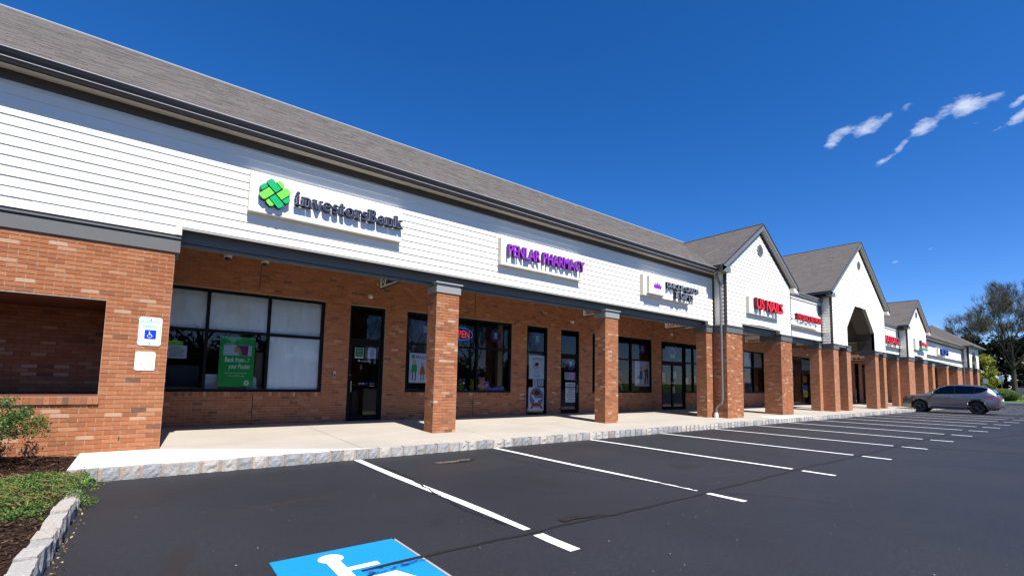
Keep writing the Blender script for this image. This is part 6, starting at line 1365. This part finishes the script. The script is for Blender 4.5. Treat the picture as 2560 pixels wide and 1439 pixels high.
def grow(mb, p, d, L_, r_, depth, rn, tips, spread=.5, up=.15, taper=.7, kids=(2, 3), minr=.004, sides=5):
    n = 3; q = Vector(p); dd = Vector(d)
    for i in range(n):
        dd = (dd+Vector((rn.gauss(0, .09), rn.gauss(0, .09), rn.gauss(0, .05)+up*.2))).normalized(); nq = q+dd*L_/n; ra, rb = r_*(1-(1-taper)*i/n), r_*(1-(1-taper)*(i+1)/n)
        mb.tube(q, nq, max(ra, minr), max(rb, minr), sides if depth > 1 else 3); q = nq
        if depth <= 2: tips.append((q.copy(), dd.copy(), depth))
    if depth <= 0: tips.append((q, dd, 0)); return
    for _ in range(rn.randint(*kids)):
        ax = dd.orthogonal().normalized(); ax.rotate(Matrix.Rotation(rn.uniform(0, 6.28), 3, dd)); nd = dd.copy(); nd.rotate(Matrix.Rotation(rn.uniform(.35, 1.)*spread, 3, ax)); nd.z += up; nd.normalize()
        grow(mb, q, nd, L_*rn.uniform(.62, .85), r_*taper*rn.uniform(.6, .85), depth-1, rn, tips, spread, up, taper, kids, minr, sides)
# shrubs by the corner wall
def shrub(loc, label, R, H, seed, nst=7, nleaf=5200, lean=(0, 0)):
    rn = random.Random(seed); S = root('shrub', loc, label, 'shrub', 'shrubs in the bed by the corner wall'); sb = MB(); tips = []
    for i in range(nst):
        a = 2*pi*i/nst+rn.uniform(-.3, .3); d = Vector((cos(a)*.42+lean[0], sin(a)*.42+lean[1], 1)).normalized(); grow(sb, (loc[0]+.04*cos(a), loc[1]+.04*sin(a), loc[2]-.03), d, H*.40, .014 if i else .02, 3, rn, tips, .75, .02, .72, (2, 3), .0022)
    sb.build('stems', M_BARK, S); lb = MB(); T_ = [t for t in tips if t[0].z > loc[2]+H*.36]
    for _ in range(nleaf):
        t, dd, dp = rn.choice(T_); s_ = rn.gauss(0, .035); p = t+Vector((rn.gauss(0, .03), rn.gauss(0, .03), rn.gauss(0, .03))); c_ = noise.noise(p*9)*.35; lb.cur = min(1, max(0, .42+c_+rn.gauss(0, .14))); lb.leaf(p, .027, rn)
    tag(lb.build('foliage', M_SHRUB, S), kind='stuff'); return S
shrub((-1.74, 8.75, .14), 'leafy green shrub with bare grey stems in front of the corner wall', .5, .88, 4, 9, 14000, (.12, 0)); shrub((-2.7, 8.5, .14), 'second shrub, left of the leafy one and mostly out of frame', .5, 1.05, 8, 6, 4500)

# ---------------- trees at the end of the lot
def bare_tree(loc, label, H, seed, group, leaves=6000, lmat=None, spread=.62, depth=6, lsize=.2, r0=.42, low=True, trunk=.22):
    rn = random.Random(seed); S = root('bare_tree', loc, label, 'tree', group); tb = MB(); tips = []; p = Vector(loc); h0 = H*trunk
    tb.path([p, p+Vector((0, 0, h0*.5)), p+Vector((.1, 0, h0))], [r0*1.15, r0*.9, r0*.8], 10, False); tb.build('trunk', M_BARK, S)
    bb = MB(); q = p+Vector((.1, 0, h0)); nb_ = 11 if H > 18 else 9
    bb.tube(q, q+Vector((0, 0, H*.22)), r0*.75, r0*.5, 8)
    for i in range(nb_):
        a = 2*pi*i/nb_*2.4; t_ = i/nb_; el = radians((34 if H > 18 else 26)+46*t_); d = Vector((cos(a)*cos(el), sin(a)*cos(el), sin(el))); grow(bb, q+Vector((0, 0, H*.22*t_)), d, H*.185, r0*.34, depth-1, rn, tips, spread, .13, .74, (2, 3), .013 if H > 18 else .017, 4)
    bb.build('branches', M_BARK, S)
    if H > 18:
        wb = MB(); 
        for t, dd, dp in tips:
            for _ in range(1 if dp else 2):
                d = (dd+Vector((rn.gauss(0, .45), rn.gauss(0, .45), rn.gauss(.25, .35)))).normalized(); l = rn.uniform(.4, 1.1); sd = d.orthogonal().normalized()*.011; e = t+d*l; wb.quad(t-sd, t+sd, e); f = t+d*l*.5; d2 = (d+Vector((rn.gauss(0, .6), rn.gauss(0, .6), .2))).normalized()*l*.6; wb.quad(f-sd*.8, f+sd*.8, f+d2)
        tag(wb.build('twigs', M_TWIG, S), kind='stuff')
    if leaves:
        lb = MB()
        for _ in range(leaves): t, dd, dp = rn.choice(tips); pz = (t.z-loc[2])/H; 
        tl = sorted(tips, key=lambda t: t[0].z)
        for i in range(leaves):
            t = tl[int(len(tl)*min(.999, abs(rn.gauss(0, .42))))] if low else rn.choice(tl); q = t[0]+Vector((rn.gauss(0, .25), rn.gauss(0, .25), rn.gauss(0, .25))); lb.cur = min(1, max(0, .45+.5*noise.noise(q*.5)+rn.gauss(0, .15))); lb.leaf(q, lsize, rn)
        tag(lb.build('foliage', lmat or M_OAK, S), kind='stuff')
    return S
bare_tree((118, 11.0, 1.2), 'tall bare-crowned tree with brownish young leaves beyond the lot', 20.0, 12, 'trees beyond the car park', 24000, depth=7, lsize=.15, r0=.40, trunk=.14)
def leafy(loc, label, H, R, seed, lmat, n, group, trunk_r=.2, lsize=.35, z0=.12, shape=1.0, name='tree'):
    rn = random.Random(seed); S = root(name, loc, label, 'tree', group); p = Vector(loc); mb = MB(); mb.path([p, p+Vector((0, 0, H*.5)), p+Vector((.1, .1, H*.8))], [trunk_r, trunk_r*.7, trunk_r*.25], 8, False)
    cl_ = []
    for _ in range(26):
        a = rn.uniform(0, 6.28); h = rn.uniform(z0, .96); rr = R*(sin(pi*min(1, (h-z0)/(1-z0)*.85+.15))**.7)*rn.uniform(.35, .95); c_ = p+Vector((cos(a)*rr, sin(a)*rr, H*h)); cl_.append((c_, rn.uniform(.16, .3)*R)); mb.tube(p+Vector((0, 0, H*h*.8)), c_, .05, .02, 4)
    mb.build('trunk', M_BARK, S); lb = MB()
    for _ in range(n):
        c_, r_ = rn.choice(cl_); d = Vector((rn.gauss(0, 1), rn.gauss(0, 1), rn.gauss(0, .8))); d = d.normalized()*r_*rn.uniform(.5, 1.25); q = c_+d; lb.cur = min(1, max(0, .45+.6*noise.noise(q*.6)+rn.gauss(0, .15)+d.z*.12)); lb.leaf(q, lsize, rn)
    tag(lb.build('foliage', lmat, S), kind='stuff'); return S
leafy((86, 11.0, .3), 'yellow green young tree beside the last brick pier', 5.6, 2.0, 3, M_YEL, 3800, 'trees beyond the car park', .08, .24, .3)
dk = [(124, 17.5, 10.5, 4.6), (128, 13, 11.0, 4.8), (123, 9, 9.5, 4.4), (130, 5, 11, 4.8), (127, 22, 9.5, 4.6), (132, 26, 9, 4.5), (125, .5, 9, 4.4), (130, -5, 10, 4.8), (126, -11, 9, 4.6), (131, -18, 10, 5)]
for i, (x, y, H, R) in enumerate(dk):
    beyond = ['first', 'second', 'third', 'fourth']; lab = ['dark evergreen behind the yellow green tree', 'dark evergreen directly behind the bare tree', 'dark evergreen right of the bare tree trunk', 'dark evergreen at the right edge of the picture', 'dark evergreen seen just over the last roof', 'dark evergreen hidden behind the last roof'][i] if i < 6 else beyond[i-6]+' dark evergreen beyond the right edge of the picture, counted from the hedge'
    leafy((x, y, 1.0), lab, H, R, 50+i, M_EVER, 6500, 'dark evergreens beyond the car park', .25, .55, .02)
# hedge and low planting on the end island
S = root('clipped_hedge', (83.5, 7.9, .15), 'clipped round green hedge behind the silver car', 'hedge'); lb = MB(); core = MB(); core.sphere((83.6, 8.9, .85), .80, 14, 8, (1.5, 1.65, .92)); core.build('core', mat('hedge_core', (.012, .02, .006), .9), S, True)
for _ in range(9000):
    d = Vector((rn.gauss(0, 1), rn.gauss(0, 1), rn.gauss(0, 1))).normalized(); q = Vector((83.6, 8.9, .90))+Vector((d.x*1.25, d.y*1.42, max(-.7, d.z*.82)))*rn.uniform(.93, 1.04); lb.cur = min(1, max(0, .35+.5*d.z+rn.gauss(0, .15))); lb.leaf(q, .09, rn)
tag(lb.build('foliage', M_HEDGE, S), kind='stuff')
S = root('low_shrub', (86.5, 6.2, .2), 'dark low shrubs behind the beige board', 'shrub'); lb = MB()
for _ in range(3500): q = Vector((86.8+rn.gauss(0, .6), 5.6+rn.gauss(0, 1.2), .2+abs(rn.gauss(0, .35)))); lb.cur = rn.random()*.4; lb.leaf(q, .14, rn)
tag(lb.build('foliage', M_HEDGE, S), kind='stuff')
S = root('board_sign', (82.5, 6.9, .15), 'blank beige board on a post at the right edge', 'sign'); mb = MB(); mb.box((82.5, 6.1, 1.02), (82.58, 7.58, 1.90)); mb.build('board', flat((.28, .25, .21), .7), S); mb = MB(); mb.box((82.52, 7.20, .1), (82.60, 7.30, 1.05)); mb.box((82.52, 6.3, .1), (82.60, 6.40, 1.05)); mb.build('post', flat((.32, .28, .22), .7), S); mb = MB(); mb.box((82.49, 6.2, 1.42), (82.5, 7.1, 1.455)); mb.build('stripe', flat((.55, .52, .47), .7), S)
for x, y, z0, z1, lab in ((84, 10.35, 2.35, 3.0, 'small white sign on a post near the last pier'), (84.4, 8.98, 2.62, 3.38, 'small white sign on a tall post behind the hedge')):
    S = root('post_sign', (x, y, .2), lab, 'sign', 'small signs beyond the car'); mb = MB(); mb.path([(x, y, .1), (x, y, z1-.05)], .035, 6); mb.build('post', flat((.12, .2, .18)), S); mb = MB(); mb.box((x-.06, y-.20, z0), (x-.04, y+.20, z1)); mb.build('plate', flat((.55, .6, .6)), S)
# trees across the lot, mirrored in the shop glass
bt = [(-22, -44, 14, 31), (-8, -40, 15, 33), (5, -43, 14, 35), (19, -41, 15, 37), (34, -44, 14, 39), (50, -42, 15, 41), (-30, -40, 0, 0), (-15, -43, 0, 0), (-1, -41, 0, 0), (12, -44, 0, 0), (26, -42, 0, 0), (42, -40, 0, 0)]
proto = None
for i, (x, y, H, sd) in enumerate(bt):
    if proto is None: proto = bare_tree((x, y, 0), 'bare tree across the car park facing the bank, mirrored in its windows', H, sd, 'bare trees mirrored in the shop windows', 0, depth=6, r0=.34, trunk=.2)
    else:
        c_ = proto.copy(); COL.objects.link(c_); REBASE.append((c_, Vector((x, y, 0)))); MIRROR = (c_, i)
        for ch in proto.children:
            d = ch.copy(); COL.objects.link(d); d.parent = c_
        c_['_off'] = i; c_['label'] = ['', 'bare tree across the car park opposite the corner wall', 'bare tree across the car park opposite the toy window', 'bare tree across the car park opposite the first gable', 'bare tree across the car park opposite the tall arch', 'bare tree across the car park opposite the silver car', 'bare tree across the car park opposite the planting bed', 'bare tree across the car park left of the one facing the bank window', 'bare tree across the car park opposite the bank door', 'bare tree across the car park opposite the tall poster panel', 'bare tree across the car park opposite the salon doors', 'bare tree across the car park opposite the small far gable'][i]
S = tag(bpy.data.objects.new('far_woodland', None), kind='stuff'); COL.objects.link(S)
mb = MB(); rn = random.Random(77)
mb.cur = .1
def wh(x): return 5.0+1.3*sin(x*.21)+.8*sin(x*.57+1)+.5*sin(x*1.9)
for i in range(165):
    xa, xb = -75+i, -74+i; za, zb = wh(xa)*.86, wh(xb)*.86
    mb.quad((xa, -49, 0), (xb, -49, 0), (xb, -49.6, zb), (xa, -49.6, za)); mb.quad((xa, -49.6, za), (xb, -49.6, zb), (xb, -53, zb*.8), (xa, -53, za*.8))
for _ in range(26000):
    x = rn.uniform(-75, 90); hmax = wh(x)*1.08; y = -48.6+rn.uniform(-1, .6); z = rn.uniform(0, 1)**.7*hmax; mb.cur = rn.random()*.7; mb.leaf((x, y, z), .55, rn)
o = mb.build('foliage', M_EVER, S)
def rebase_mirror():
    for o, loc in REBASE:
        o.location = loc
        if '_off' in o:      # a copied tree: its parts sit where the first tree's sit, relative to its base
            for c in o.children: c.location = Vector(c.location) - Vector((bt[0][0], bt[0][1], 0))
            o.rotation_euler.z = o['_off']*1.3; o.scale = (1, 1, .92+.05*(o['_off'] % 3)); del o['_off']
        else:
            for c in o.children: c.location = Vector(c.location) - loc
rebase_mirror()
CAR.scale = (1, .965, 1.045); CAR.location.y += .06
